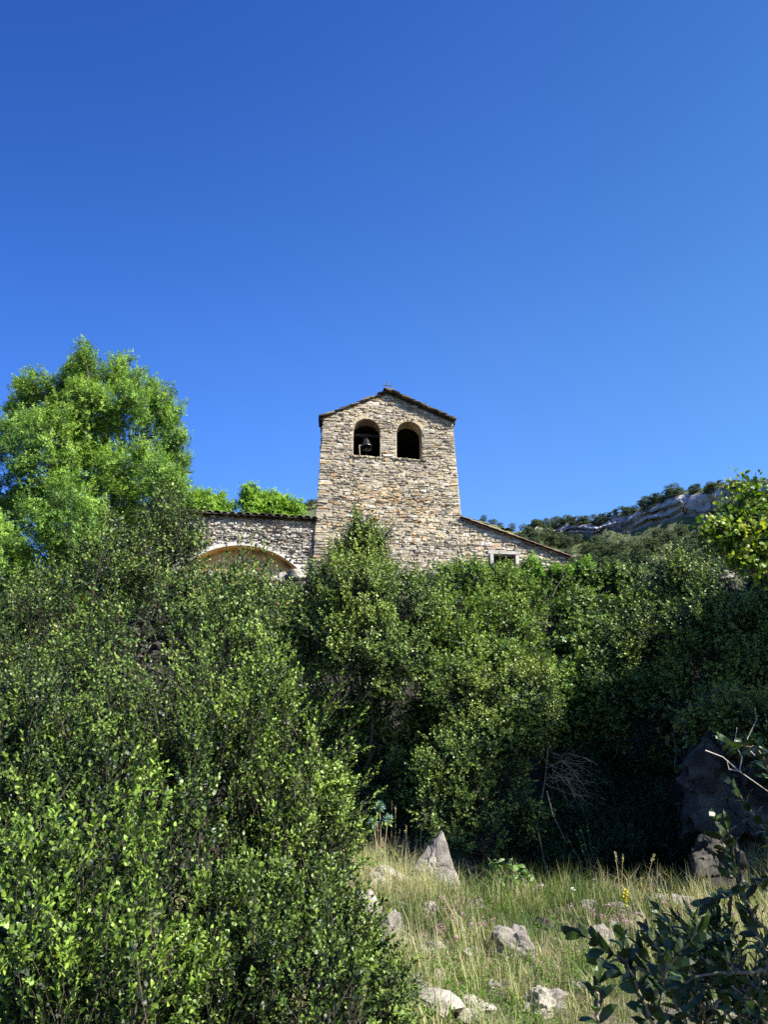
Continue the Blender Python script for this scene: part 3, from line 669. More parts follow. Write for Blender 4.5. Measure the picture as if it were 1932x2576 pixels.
m = MB(); masonry(m, Z0+.6, float(rz(uRL))-.05, lambda z: uRL, uRf, [OPW], ch=(.08, .19), wl=(.12, .42), w0=wr0, prot=(.02, .07), zmax=rz, grow=.0, tintf=lambda u, z: rng.uniform(0, .58) if rng.random() < .7 else rng.uniform(.82, 1))
m.build('stones', M['stone'], lean)
m = MB(); L = math.hypot(uRR-uRL, (uRR-uRL)*rk)-.12; cs, sn = math.cos(math.atan(rk)), math.sin(math.atan(rk)); s = 0.
k = 0
while s < L:
    for w in np.arange(-.12, 5.2, .24):
        P = []
        tt = np.linspace(0, math.pi, 6)
        for s_, lf in ((s-.04, .0), (s+.40, .028)):
            for th_ in (0., .016):
                rr = .115
                c0 = np.array([uRL + s_*cs, 0, float(rz(uRL)) + s_*sn + .01 + lf])
                P.append(Wd(c0[0], wr0 + w - (rr+th_)*np.cos(tt), c0[2] + (rr+th_)*np.sin(tt)*.32))
        v = np.array(P).reshape(-1, 3); i = np.arange(5); q = 6
        f = [np.stack([i+q, i+q+1, i+3*q+1, i+3*q], -1), np.stack([i, i+2*q, i+2*q+1, i+1], -1), np.stack([i+2*q, i+3*q, i+3*q+1, i+2*q+1], -1), np.array([[0, q, 3*q, 2*q]])]
        m.add(v, np.concatenate(f), rng.random())
    s += .37
P = [Wd(u, w, rz(u)+dz) for w in (wr0-.10, wr0+5.1) for (u, dz) in ((uRL, -.05), (uRR+.03, -.05), (uRR+.03, .0), (uRL, .0))]
m.add(np.array(P), [[0, 1, 2, 3], [4, 7, 6, 5], [0, 4, 5, 1], [1, 5, 6, 2], [3, 2, 6, 7]], .3)
m.build('roof', M['tile'], lean)
win = None
m = MB()
uc = (OPW.ua+OPW.ub)/2; hh = OPW.zs-OPW.z0
m.box(Wd(uc, wr0+.06, OPW.zs+.075), (OPW.ub-OPW.ua+.36, .34, .13), AX, .5, jit=.01)
for s, u in ((-1, OPW.ua-.055), (1, OPW.ub+.055)): m.box(Wd(u, wr0+.05, OPW.zs-hh/2+.005), (.13, .30, hh), AX, .5, jit=.008)
m.box(Wd(uc, wr0+.08, OPW.z0-.04), (OPW.ub-OPW.ua+.3, .36, .08), AX, .5, jit=.008)
wf = m.build('window', M['lime'], lean)
m = MB(); m.box(Wd(uc, wr0+.40, OPW.z0+hh/2), (OPW.ub-OPW.ua+.1, .02, hh+.1), AX); m.build('dark_sheet', M['inside'], wf)  # dark sheet painted as the unlit space behind the bars
m = MB()
for k in range(1, 5): uu_ = OPW.ua + (OPW.ub-OPW.ua)*k/5; m.tube([Wd(uu_, wr0+.14, OPW.z0), Wd(uu_, wr0+.14, OPW.zs)], .011, 6)
for k in (1, 2, 3): m.tube([Wd(OPW.ua, wr0+.14, OPW.z0+hh*k/4), Wd(OPW.ub, wr0+.14, OPW.z0+hh*k/4)], .009, 6)
m.build('bars', M['iron'], wf)

# ---- retaining wall of the terrace
def rock_mesh(mb, c, size, seed, sub=3, rough=.28, tint=.5, cuts=6):
    import bmesh
    b = bmesh.new(); bmesh.ops.create_icosphere(b, subdivisions=sub, radius=1); v = np.array([x.co[:] for x in b.verts]); f = np.array([[q.index for q in p.verts] for p in b.faces]); b.free()
    r_ = np.random.default_rng(seed)
    for _ in range(cuts):
        n = norm(r_.normal(size=3)); d = v @ n; lim = r_.uniform(.5, .85); v = v - np.outer(np.maximum(d-lim, 0), n)*.85
    v = v*(1 + rough*fbm(v*1.6+seed, 3)[:, None] + rough*.45*fbm(v*6+seed, 3)[:, None] - rough*.3*np.abs(fbm(v*3.1+seed*2, 2))[:, None])
    a = r_.uniform(0, 6); Rz = np.array([[math.cos(a), -math.sin(a), 0], [math.sin(a), math.cos(a), 0], [0, 0, 1]])
    v = (v @ Rz.T)*np.array(size); mb.add(v + np.array(c), f, tint + .25*fbm(v*3/max(size), 2))
rw = thing('retaining_wall', (0, 23.6, 5), 'dry stone terrace wall half hidden by shrubs and ivy below the church', 'wall')
m = MB(); m_top = MB()
for row in range(9):
    x = -7.5 + rng.uniform(0, .3)
    while x < 10:
        l = rng.uniform(.3, .7); z = 5.4 + row*.34
        rock_mesh(m_top if row == 8 else m, (x+l/2, 23.45 + rng.normal(0, .05), z + rng.normal(0, .03)), (l/2*1.05, .3, .2), int(rng.integers(1e6)), sub=2, tint=rng.uniform(.2, .8), cuts=5)
        x += l*.95
m.build('stones', M['rockdark'], rw); m_top.build('coping', M['rock'], rw)  # lower courses wear the shade-darkened rock, the top row the lighter one

# ------------------------------------------------------------------ vegetation templates
T_box = [branchlet(.34, 6, .13, 5, .032, .0155, True, stem=.0017, spread=.6, ang=.75) for _ in range(7)]
T_mid = [branchlet(.62, 9, .26, 4, .082, .046, False, stem=.004) for _ in range(7)]
T_ivy = [branchlet(.5, 9, .22, 3, .075, .065, False, stem=.004, droop=.5) for _ in range(5)]
T_tang = [branchlet(.6, 7, .22, 4, .052, .025, True, stem=.003, spread=.8) for _ in range(7)]
T_ash = [branchlet(.52, 9, .22, 5, .080, .032, False, stem=.003, ang=1.15, droop=.1) for _ in range(7)]
T_wal = [branchlet(.9, 7, .42, 3, .22, .10, False, stem=.01, ang=1.2, droop=.3) for _ in range(5)]
T_haz = [branchlet(.5, 7, .22, 3, .105, .07, True, stem=.005, ang=1.2, droop=.3, alt=True) for _ in range(5)]

# ---- central shrub with pointed top, in front of the tower
blobs = [B(*b) for b in ((925, 1300, 17, 26), (908, 1345, 17, 38), (958, 1345, 17, 30), (880, 1400, 17, 42), (940, 1405, 17, 52), (985, 1450, 17, 45), (860, 1450, 16.8, 62), (800, 1480, 17, 42), (1060, 1470, 17.2, 40),
                             (760, 1510, 16.6, 70), (900, 1520, 16.0, 105), (1010, 1530, 16.1, 90), (820, 1610, 15.9, 90), (940, 1640, 15.6, 100), (740, 1600, 16.4, 60), (1040, 1640, 15.8, 75), (1000, 1740, 16.2, 70), (860, 1770, 17.0, 80), (1050, 1830, 16.6, 60), (950, 1870, 17.2, 90), (860, 1960, 16.8, 80), (1000, 1990, 16.6, 80))]
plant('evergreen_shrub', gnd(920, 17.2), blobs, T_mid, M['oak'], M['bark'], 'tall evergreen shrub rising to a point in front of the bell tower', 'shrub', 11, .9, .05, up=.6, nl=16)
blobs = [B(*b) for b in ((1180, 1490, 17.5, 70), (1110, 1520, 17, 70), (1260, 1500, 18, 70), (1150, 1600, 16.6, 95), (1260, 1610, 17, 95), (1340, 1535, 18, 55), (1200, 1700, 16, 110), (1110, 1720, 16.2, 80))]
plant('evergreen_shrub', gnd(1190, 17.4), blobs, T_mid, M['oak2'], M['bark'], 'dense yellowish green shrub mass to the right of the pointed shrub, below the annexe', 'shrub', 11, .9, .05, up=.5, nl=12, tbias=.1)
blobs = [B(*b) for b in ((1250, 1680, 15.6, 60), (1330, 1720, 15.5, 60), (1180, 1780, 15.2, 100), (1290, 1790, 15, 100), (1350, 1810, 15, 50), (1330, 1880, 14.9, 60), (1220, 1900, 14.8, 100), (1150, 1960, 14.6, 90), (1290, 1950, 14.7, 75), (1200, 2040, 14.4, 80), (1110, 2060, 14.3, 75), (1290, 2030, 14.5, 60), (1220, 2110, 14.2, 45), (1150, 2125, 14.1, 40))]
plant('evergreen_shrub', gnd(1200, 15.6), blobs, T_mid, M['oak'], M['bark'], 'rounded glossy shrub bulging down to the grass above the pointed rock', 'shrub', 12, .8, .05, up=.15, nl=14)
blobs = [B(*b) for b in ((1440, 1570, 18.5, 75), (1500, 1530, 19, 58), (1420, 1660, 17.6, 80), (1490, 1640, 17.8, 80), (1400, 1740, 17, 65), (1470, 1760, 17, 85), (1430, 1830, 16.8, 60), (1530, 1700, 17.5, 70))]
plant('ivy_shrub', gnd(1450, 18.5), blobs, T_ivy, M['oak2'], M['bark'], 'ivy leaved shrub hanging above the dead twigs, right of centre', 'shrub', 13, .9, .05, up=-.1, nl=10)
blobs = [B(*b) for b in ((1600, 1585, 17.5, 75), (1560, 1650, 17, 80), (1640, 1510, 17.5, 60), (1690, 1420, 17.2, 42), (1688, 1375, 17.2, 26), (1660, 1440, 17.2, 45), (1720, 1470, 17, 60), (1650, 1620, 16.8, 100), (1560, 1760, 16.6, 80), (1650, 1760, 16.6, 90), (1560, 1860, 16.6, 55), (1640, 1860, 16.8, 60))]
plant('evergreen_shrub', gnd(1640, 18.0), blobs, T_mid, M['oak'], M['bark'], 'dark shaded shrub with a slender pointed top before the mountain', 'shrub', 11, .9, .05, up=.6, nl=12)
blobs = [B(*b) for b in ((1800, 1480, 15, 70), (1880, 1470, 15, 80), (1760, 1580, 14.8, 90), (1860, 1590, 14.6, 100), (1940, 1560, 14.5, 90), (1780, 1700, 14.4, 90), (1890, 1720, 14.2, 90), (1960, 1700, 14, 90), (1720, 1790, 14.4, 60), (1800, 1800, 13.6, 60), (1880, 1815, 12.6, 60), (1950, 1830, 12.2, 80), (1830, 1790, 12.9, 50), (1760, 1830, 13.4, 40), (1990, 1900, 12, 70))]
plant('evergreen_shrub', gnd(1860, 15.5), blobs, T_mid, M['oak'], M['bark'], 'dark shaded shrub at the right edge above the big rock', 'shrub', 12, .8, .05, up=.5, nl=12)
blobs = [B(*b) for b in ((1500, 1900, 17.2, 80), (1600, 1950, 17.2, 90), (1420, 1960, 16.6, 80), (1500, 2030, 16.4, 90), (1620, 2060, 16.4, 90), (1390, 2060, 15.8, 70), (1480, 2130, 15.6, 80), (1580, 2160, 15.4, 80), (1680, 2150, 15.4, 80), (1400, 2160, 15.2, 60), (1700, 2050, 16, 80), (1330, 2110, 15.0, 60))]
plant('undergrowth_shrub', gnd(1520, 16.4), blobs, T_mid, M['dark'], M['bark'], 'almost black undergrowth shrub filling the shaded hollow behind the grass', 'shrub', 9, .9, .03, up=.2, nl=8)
blobs = [B(*b) for b in ((420, 1500, 19.5, 60), (500, 1490, 19.5, 60), (570, 1490, 19.5, 52), (630, 1500, 19.5, 48), (700, 1530, 19, 60), (560, 1560, 19, 80), (660, 1600, 18.5, 90))]
plant('evergreen_shrub', gnd(560, 19.8), blobs, T_mid, M['oak'], M['bark'], 'olive green shrub below the plastered arch, seen through the tangled stems', 'shrub', 10, .9, .03, up=.4, nl=8)
blobs = [B(*b) for b in ((700, 1680, 18.2, 80), (780, 1700, 18.2, 70), (740, 1780, 17.8, 90), (850, 1840, 17.8, 80), (760, 1880, 17.2, 80), (840, 1960, 17.0, 90), (940, 1960, 17.6, 80), (900, 2050, 16.4, 80), (990, 2090, 16.2, 60), (820, 2060, 16.2, 70), (1060, 1940, 17.6, 80), (1100, 1840, 17.8, 70))]
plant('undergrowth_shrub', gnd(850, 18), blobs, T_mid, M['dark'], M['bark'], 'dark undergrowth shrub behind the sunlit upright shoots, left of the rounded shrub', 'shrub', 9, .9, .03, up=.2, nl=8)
# ---- hedge of creeper along the terrace wall
blobs = [B(px, 1458 + rng.normal(0, 6), 23.2, rng.uniform(24, 34)) for px in range(1130, 1640, 34)]
plant('ivy_hedge', (5., 23.4, 5.), blobs, T_ivy, M['oak2'], M['bark'], 'level band of dark ivy along the top of the terrace wall below the annexe', 'ivy', 24, .9, .03, up=.1, nl=6)
blobs = [B(px, py, 23.0, r) for px, py, r in ((1160, 1440, 18), (1215, 1445, 22), (1330, 1420, 22), (1350, 1438, 24), (1395, 1428, 16), (1300, 1450, 20), (1430, 1445, 14), (1475, 1425, 14), (1270, 1460, 20), (1110, 1425, 16))]
plant('creeper', (4., 23.1, 5.2), blobs, T_wal, M['vine'], M['twig'], 'bright yellow green creeper leaves under the small barred window', 'creeper', 16, .42, .02, up=.3, nl=6)

# ---- ash tree on the left
AB = [(230, 1030, 55), (310, 1090, 80), (150, 1040, 50), (330, 1190, 80), (250, 1230, 110), (400, 1210, 60), (120, 1130, 110), (90, 965, 45), (60, 1010, 45), (212, 880, 26), (205, 925, 36), (180, 960, 40), (225, 960, 35), (306, 915, 28), (292, 960, 36), (350, 940, 18), (372, 970, 18), (330, 1000, 42), (390, 1010, 42), (425, 1045, 40), (440, 1100, 42), (455, 1150, 30), (120, 1040, 80), (220, 1030, 75), (310, 1050, 55), (390, 1090, 60), (60, 1110, 80), (170, 1130, 90), (420, 1170, 50), (250, 1120, 55), (380, 1160, 45), (20, 1190, 90), (120, 1220, 100), (220, 1210, 75), (370, 1240, 55), (430, 1220, 40), (60, 1330, 110), (190, 1330, 100), (410, 1310, 50), (330, 1340, 70), (80, 1460, 120), (220, 1460, 110), (340, 1440, 80), (-40, 1250, 110), (-60, 1400, 120), (60, 1590, 110), (200, 1590, 100), (40, 1480, 90), (110, 1390, 90), (20, 1380, 80), (60, 1530, 80), (0, 1620, 80), (150, 1280, 90), (70, 1230, 80)]
blobs = [B(a, b_, 13.2 + rng.normal(0, .5) - (.4 if b_ > 1200 else 0), r) for a, b_, r in AB]
gb = gnd(180, 13.6)
exp_, exd_ = [], []
for (x0, y0, x1, y1) in [(212, 930, 212, 862), (195, 940, 178, 900), (228, 940, 232, 890), (300, 950, 308, 888), (285, 970, 280, 920), (345, 980, 352, 925), (370, 1000, 385, 955), (415, 1060, 432, 1010), (440, 1120, 458, 1080), (455, 1180, 474, 1145), (95, 1000, 80, 930), (60, 1010, 45, 955), (40, 1060, 22, 1010), (120, 990, 130, 950), (150, 1000, 160, 960), (445, 1240, 466, 1215), (320, 1000, 330, 940), (250, 960, 262, 915), (30, 1100, 5, 1060), (400, 1030, 410, 985)]:
    for k in range(11):
        q = (k+.5)/11; a = at(x0+(x1-x0)*q + rng.normal(0, 11*(1.15-q)), y0+(y1-y0)*q, 13.2 + rng.normal(0, .12)); exp_.append(a); exd_.append(np.array([(x1-x0)/60 + rng.normal(0, .5), rng.normal(0, .4), 1.]))
EX = (np.array(exp_), norm(np.array(exd_)))
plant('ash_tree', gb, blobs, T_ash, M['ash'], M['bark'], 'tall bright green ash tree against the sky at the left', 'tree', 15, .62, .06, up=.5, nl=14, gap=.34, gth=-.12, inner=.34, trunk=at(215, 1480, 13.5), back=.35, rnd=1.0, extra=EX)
# ---- walnut trees behind the wing
for (bl, lab) in ((((470, 1262, 26), (440, 1285, 28), (515, 1250, 22), (545, 1258, 22), (530, 1280, 30), (575, 1278, 18), (490, 1290, 40), (450, 1320, 40), (560, 1310, 35)), 'lime green tree crown above the tiled eaves, nearer the ash tree'),
                  (((628, 1240, 20), (615, 1262, 26), (645, 1265, 24), (680, 1250, 17), (675, 1275, 28), (715, 1262, 20), (735, 1268, 18), (700, 1290, 30), (745, 1285, 15), (640, 1300, 40), (700, 1320, 40)), 'lime green tree crown above the tiled eaves, nearer the bell tower')):
    bb = [B(a, b_, 44, r) for a, b_, r in bl]; x = bb[0][0][0]
    plant('walnut_tree', (x, 44.5, float(H(x, 44.5))), bb, T_wal, M['walnut'], M['bark'], lab, 'tree', 6, .85, .18, up=.3, nl=10, trunk=bb[-1][0] - np.array([0, 0, 1]), group='lime green trees behind the church wing', back=.5)

# ---- broad leaved tree at the right edge and an unseen tree added outside to shade the slope
blobs = [B(*b) for b in ((1885, 1222, 10, 26), (1850, 1245, 10, 26), (1915, 1270, 10, 44), (1850, 1290, 10, 38), (1900, 1330, 10, 60), (1830, 1345, 10, 40), (1800, 1330, 10, 20), (1880, 1400, 10, 40), (1975, 1320, 10.2, 75), (1990, 1410, 10.2, 90), (2070, 1340, 10.5, 110), (2110, 1420, 10.5, 130))]
plant('broad_leaved_tree', gnd(2150, 10.5), blobs, T_haz, M['hazel'], M['bark'], 'broad leaved tree with sunlit yellow green leaves reaching in at the upper right edge', 'tree', 20, .8, .09, up=.1, nl=16, trunk=at(2080, 1500, 10.5), rnd=.8)
blobs = [(np.array([12.8, 14.5, 8.0]), np.array([3.2, 3.2, 3.])), (np.array([12.0, 11.8, 7.0]), np.array([2.8, 2.6, 2.8])), (np.array([14.6, 16.5, 9.6]), np.array([3.2, 3, 2.8])), (np.array([11.6, 15.5, 5.2]), np.array([2.2, 2.4, 2.4])), (np.array([10.6, 12.5, 4.2]), np.array([1.8, 2.4, 2.2])), (np.array([10.4, 9.8, 8.0]), np.array([2.3, 2.1, 2.1])), (np.array([11.2, 9.6, 6.0]), np.array([2.3, 2.1, 2.1]))]
plant('added_shade_tree', (13.0, 14.5, float(H(13.0, 14.5))), blobs, T_mid, M['dark'], M['bark'], 'large unseen tree added outside the right edge to shade the slope', 'tree', 4.5, 1.5, .2, trunk=(12.8, 14.3, 6.), back=1, nl=10)

# ---- left foreground shrubs
blobs = [B(*b) for b in ((440, 1300, 7.6, 40), (440, 1360, 7.5, 50), (300, 1420, 7.4, 90), (400, 1430, 7.3, 90), (230, 1420, 7.6, 55), (130, 1500, 7.4, 70), (250, 1520, 7.0, 120), (420, 1540, 7.0, 110), (90, 1600, 6.8, 130), (520, 1500, 7.2, 52), (570, 1480, 7.4, 28), (640, 1500, 7.3, 28), (600, 1540, 7.0, 70), (300, 1660, 6.7, 130), (480, 1650, 6.7, 110), (100, 1750, 6.5, 130), (600, 1620, 6.8, 60), (655, 1500, 7.2, 30), (380, 1270, 7.7, 45), (330, 1330, 7.6, 55))]
pts, dr = [], []
for (a, b_) in ((600, 1390), (628, 1372), (560, 1400), (670, 1382), (655, 1440), (520, 1400), (480, 1300), (460, 1255), (500, 1330)):
    for k in range(4): pts.append(at(a - k*6, b_+k*22, 7.4)); dr.append([rng.normal(.1, .2), rng.normal(0, .2), 1])
plant('tangled_shrub', gnd(300, 7.4), blobs, T_tang, M['laurel'], M['stem'], 'tall tangled shrub with scattered orange leaves and thin pale stems before the church wing', 'shrub', 26, .72, .02, gap=.30, gth=.14, up=.8, nl=30, inner=.1, extra=(np.array(pts), norm(np.array(dr))), rnd=.7)
def upright(n, x0, x1, y0, y1, Ya, Yb, l0=110, l1=210):
    p, d = [], []
    for _ in range(n):
        x = rng.uniform(x0, x1); y = rng.uniform(y0, y1); Y_ = np.interp(y, [y0, y1], [Ya, Yb]) + rng.normal(0, .12); l = rng.uniform(l0, l1); ln = rng.normal(.06, .22)
        a = at(x, y, Y_); b_ = at(x + ln*l, y-l, Y_ + rng.normal(0, .06)); L = np.linalg.norm(b_-a); m_ = max(3, int(L/.075))
        for k in range(m_): q = (k+.4)/m_; p.append(a + (b_-a)*q + rng.normal(0, .008, 3)); d.append((b_-a)/L + rng.normal(0, .2, 3))
    return np.array(p), norm(np.array(d))
def shoots(lst, Y, step=.11):
    p, d = [], []
    for (x0, y0, x1, y1) in lst:
        a = at(x0, y0, Y); b_ = at(x1, y1, Y + rng.normal(0, .08)); L = np.linalg.norm(b_-a); n = max(2, int(L/step))
        for k in range(n): q = (k+.3)/n; p.append(a+(b_-a)*q + rng.normal(0, .012, 3)); d.append((b_-a)/L + rng.normal(0, .28, 3))
    return np.array(p), norm(np.array(d))
sh = shoots([(700, 1900, 700, 1660), (740, 1950, 860, 1700), (720, 1850, 790, 1720), (800, 1950, 925, 1800), (820, 2000, 900, 1880), (850, 2050, 945, 1930), (800, 1900, 770, 1780), (860, 2150, 965, 2080), (780, 1850, 870, 1755), (650, 1800, 640, 1640), (850, 2100, 960, 2000)], 5.2)
sh = tuple(np.concatenate([a, b_]) for a, b_ in zip(sh, upright(30, 480, 780, 1780, 2150, 4.95, 4.5, 120, 230)))
blobs = [B(*b) for b in ((560, 1700, 5.4, 90), (640, 1720, 5.3, 60), (480, 1800, 5.3, 110), (620, 1820, 5.2, 100), (700, 1780, 5.3, 50), (720, 1860, 5.2, 60), (560, 1950, 5.0, 120), (700, 1960, 5.0, 90), (760, 1960, 5.0, 70), (790, 2160, 4.8, 80), (740, 2180, 4.7, 80), (880, 2110, 5.1, 45), (660, 1640, 5.5, 45), (800, 2010, 5.1, 50), (780, 2080, 5.0, 90), (640, 2100, 4.9, 120), (860, 2150, 5.1, 45), (840, 2070, 5.1, 45))]
plant('box_shrub', gnd(640, 5.4), blobs, T_box, M['box2'], M['stem'], 'sunlit box shrub with upright shoots standing against the dark hollow', 'shrub', 70, gap=.21, gth=.16, inner=.07, scale=.95, r0=.018, up=.9, nl=24, extra=sh, rnd=.5)
blobs = [B(*b) for b in ((150, 1850, 5.0, 150), (330, 1880, 4.9, 130), (60, 2000, 4.5, 140), (260, 2050, 4.4, 150), (430, 2080, 4.4, 130), (380, 1990, 4.6, 100), (520, 2200, 4.3, 130), (400, 2280, 4.1, 150), (20, 1900, 4.8, 100))]
plant('box_shrub', gnd(250, 5.2), blobs, T_box, M['box'], M['stem'], 'deep green box shrub in the middle of the left side, behind the nearest leaves', 'shrub', 72, extra=upright(50, 20, 520, 1850, 2200, 4.6, 4.0), gap=.21, gth=.16, inner=.07, scale=.95, r0=.018, up=.8, nl=24)
blobs = [B(*b) for b in ((130, 2230, 3.5, 130), (60, 2120, 3.6, 90), (190, 2120, 3.6, 80), (60, 2380, 3.3, 150), (230, 2350, 3.4, 130), (140, 2520, 3.1, 150), (20, 2550, 3.0, 150), (330, 2480, 3.3, 110), (270, 1990, 3.8, 40), (180, 1960, 3.8, 45))]
plant('box_shrub', gnd(120, 3.3), blobs, T_box, M['box2'], M['stem'], 'nearest box shrub with pale rounded leaves in the lower left corner', 'shrub', 90, extra=upright(46, 0, 380, 2150, 2620, 3.25, 2.75, 120, 240), gap=.21, gth=.16, inner=.07, scale=.95, r0=.014, up=.9, nl=24)
blobs = [B(*b) for b in ((620, 2290, 4.2, 120), (760, 2240, 4.4, 90), (840, 2290, 4.5, 60), (560, 2440, 3.9, 130), (730, 2400, 4.1, 130), (860, 2420, 4.2, 80), (920, 2480, 4.2, 60), (650, 2560, 3.7, 130), (820, 2560, 3.9, 120), (940, 2570, 4.0, 60), (480, 2560, 3.6, 110))]
plant('box_shrub', gnd(720, 4.3), blobs, T_box, M['box'], M['stem'], 'low spreading box shrub at the bottom edge beside the grass', 'shrub', 84, extra=upright(46, 420, 900, 2300, 2640, 3.9, 3.4, 110, 220), gap=.21, gth=.16, inner=.07, scale=.95, r0=.014, up=.8, nl=20)

# ------------------------------------------------------------------ ground things: helper that finds where a sight line meets the ground
def hit(px, py, y0=2., y1=24.):
    ys = np.arange(y0, y1, .02); d = ray(px, py); P = CAM + d*(ys/d[1])[:, None]
    h = H(P[:, 0], P[:, 1]); i = np.where(P[:, 2] < h)[0]
    i = i[0] if len(i) else len(ys)-1
    return np.array([P[i, 0], P[i, 1], h[i]])
def rock(px, py, w, h, label, seed, dark=False, flat=1., group='rocks in the grass', y=None, spire=False):
    b0 = hit(px, py) if y is None else gnd(px, y)
    k = b0[1]/F/.94; ww, hh = w*k*1.1, h*k*1.15
    m = MB(); c = b0 + np.array([0, ww*.3, hh*.22])
    rock_mesh(m, c, (ww/2, ww*.42, hh*.62), seed, sub=4, tint=.35 if dark else .75)
    if spire:
        v = m.v[0]; t_ = np.clip((v[:, 2]-(c[2]-hh*.6))/(hh*1.25), 0, 1); s_ = 1.2 - 1.0*t_**1.25; v[:] += .10*ww*fbm(v*7, 4)[:, None]*(1-t_[:, None]*.5)
        v[:, 0] = c[0] + (v[:, 0]-c[0])*s_ + .26*ww*t_; v[:, 1] = c[1] + (v[:, 1]-c[1])*s_
    o = m.build('rock', M['rockdark'] if dark else M['rock'], None, origin=b0)
    return tag(o, label, 'rock', group)
def hull_rock(outline, Y_, depth, label, seed, matl, group='rocks in the grass', skew=0., am=1.):
    """rock whose silhouette follows an outline, given real thickness, then broken up"""
    import bmesh
    r_ = np.random.default_rng(seed); b = bmesh.new(); c0 = np.mean([at(a, q, Y_) for a, q in outline], axis=0)
    for (a, q) in outline:
        p = at(a, q, Y_); up = p[2] - min(at(x_, y_, Y_)[2] for x_, y_ in outline)
        for dy in (-depth*r_.uniform(.25, .6), depth*r_.uniform(.2, .6)):
            k = .35 + .65*np.exp(-up*2.); b.verts.new((c0[0] + (p[0]-c0[0])*(.93 if dy < 0 else .8) + skew*(dy > 0), p[1] + dy*k + .12*up, p[2]))
        b.verts.new(tuple(p))
    bmesh.ops.convex_hull(b, input=b.verts); bmesh.ops.delete(b, geom=[v for v in b.verts if not v.link_faces], context='VERTS')
    bmesh.ops.triangulate(b, faces=b.faces)
    from mathutils.bvhtree import BVHTree
    tree = BVHTree.FromBMesh(b); cen = np.mean([q.co[:] for q in b.verts], axis=0); b.free()
    ic = bmesh.new(); bmesh.ops.create_icosphere(ic, subdivisions=5 if depth < 1 else 6, radius=1); d = np.array([q.co[:] for q in ic.verts]); f = np.array([[q.index for q in p.verts] for p in ic.faces]); ic.free()
    hitr = []
    for q in d:
        h_ = tree.ray_cast(Vector(cen), Vector(q)); hitr.append((h_[0] - Vector(cen)).length if h_[0] is not None else .1)
    hitr = np.array(hitr)[:, None]; v = cen + d*hitr
    led = np.floor(v[:, 2]*4.3/depth**.3 + fbm(v*1.3, 2)*1.2); crack = np.abs(fbm(v*2.6/depth**.5 + seed, 4)); fine = fbm(v*11+seed, 4)
    v = v + d*(am*depth*(.05*vnoise(np.stack([led, led*0, led*0+seed], -1)) + .10*fbm(v*1.9+seed, 3) - .16*np.exp(-crack*9) + .030*fine))[:, None]
    m = MB(); m.add(v, f, np.clip(.55 + .4*fbm(v*5, 3), 0, 1)); base = np.array([c0[0], Y_, float(H(c0[0], Y_))])
    return tag(m.build('rock', matl, None, origin=base), label, 'rock', group)
hull_rock([(1005, 2290), (1022, 2225), (1045, 2165), (1078, 2140), (1102, 2104), (1115, 2088), (1126, 2118), (1134, 2165), (1150, 2200), (1185, 2290)], 11.5, .5, 'tall pointed pale limestone rock standing at the back of the grass', 5, M['rock'], am=.42)
hull_rock([(1712, 2110), (1716, 1990), (1735, 1905), (1790, 1850), (1860, 1840), (1940, 1850), (2010, 1900), (2040, 2110)], 12.9, 1.5, 'large lichened boulder darkened with painted shade under the shaded shrub at the right', 30, M['rockdark'])
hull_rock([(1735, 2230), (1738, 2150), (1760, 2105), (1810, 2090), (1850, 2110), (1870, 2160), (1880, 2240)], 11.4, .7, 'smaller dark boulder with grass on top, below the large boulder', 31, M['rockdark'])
rock(1165, 2232, 60, 60, 'dark lichened rock leaning against the right foot of the pointed rock', 8, dark=True)
rock(925, 2160, 80, 42, 'low grey rock between the box shrub and the dry stalks', 12, dark=True)
rock(975, 2232, 84, 50, 'rounded pale rock in front of the dry stalks', 13)
rock(911, 2312, 76, 66, 'knobbly grey white rock beside the sunlit box shrub', 14)
rock(980, 2362, 70, 52, 'white topped rock with a shaded overhanging face, just below the knobbly rock', 15)
rock(1086, 2300, 40, 24, 'small white stone in the yellow grass above the pink flowers', 16)
rock(1088, 2425, 50, 40, 'dark fronted stone in the middle of the lower grass', 17)
rock(1309, 2420, 100, 68, 'broad hump backed rock with a dark hollow beneath, centre of the grass', 118)
rock(1262, 2412, 26, 18, 'small pale stone at the left end of the hump backed rock', 19)
rock(1378, 2352, 74, 34, 'flat dark ledge of rock behind the hump backed rock', 20, dark=True)
rock(1440, 2362, 84, 26, 'long thin grey slab continuing the dark ledge', 21, dark=True)
rock(1517, 2395, 56, 52, 'rounded white rock behind the dark foreground leaves', 22)
rock(1578, 2400, 40, 30, 'small white rock right of the rounded white rock', 23)
rock(1472, 2415, 84, 28, 'flat white topped slab left of the rounded white rock', 24)
rock(1186, 2415, 34, 22, 'small grey stone between two larger rocks in the lower grass', 25)
rock(1380, 2562, 100, 50, 'crumbly pale rock at the bottom edge, right one', 26)
rock(1185, 2548, 90, 30, 'crumbly pale rock at the bottom edge, middle one', 27)
rock(1168, 2574, 66, 24, 'flat brownish stone in the soil at the very bottom', 28)
rock(1068, 2562, 64, 34, 'grey stone at the bottom edge beside the low box shrub', 29)
rock(1460, 2500, 34, 20, 'small half buried stone in the grass near the foreground leaves', 33)
rock(1240, 2490, 30, 16, 'tiny half buried stone above the bottom edge', 34)

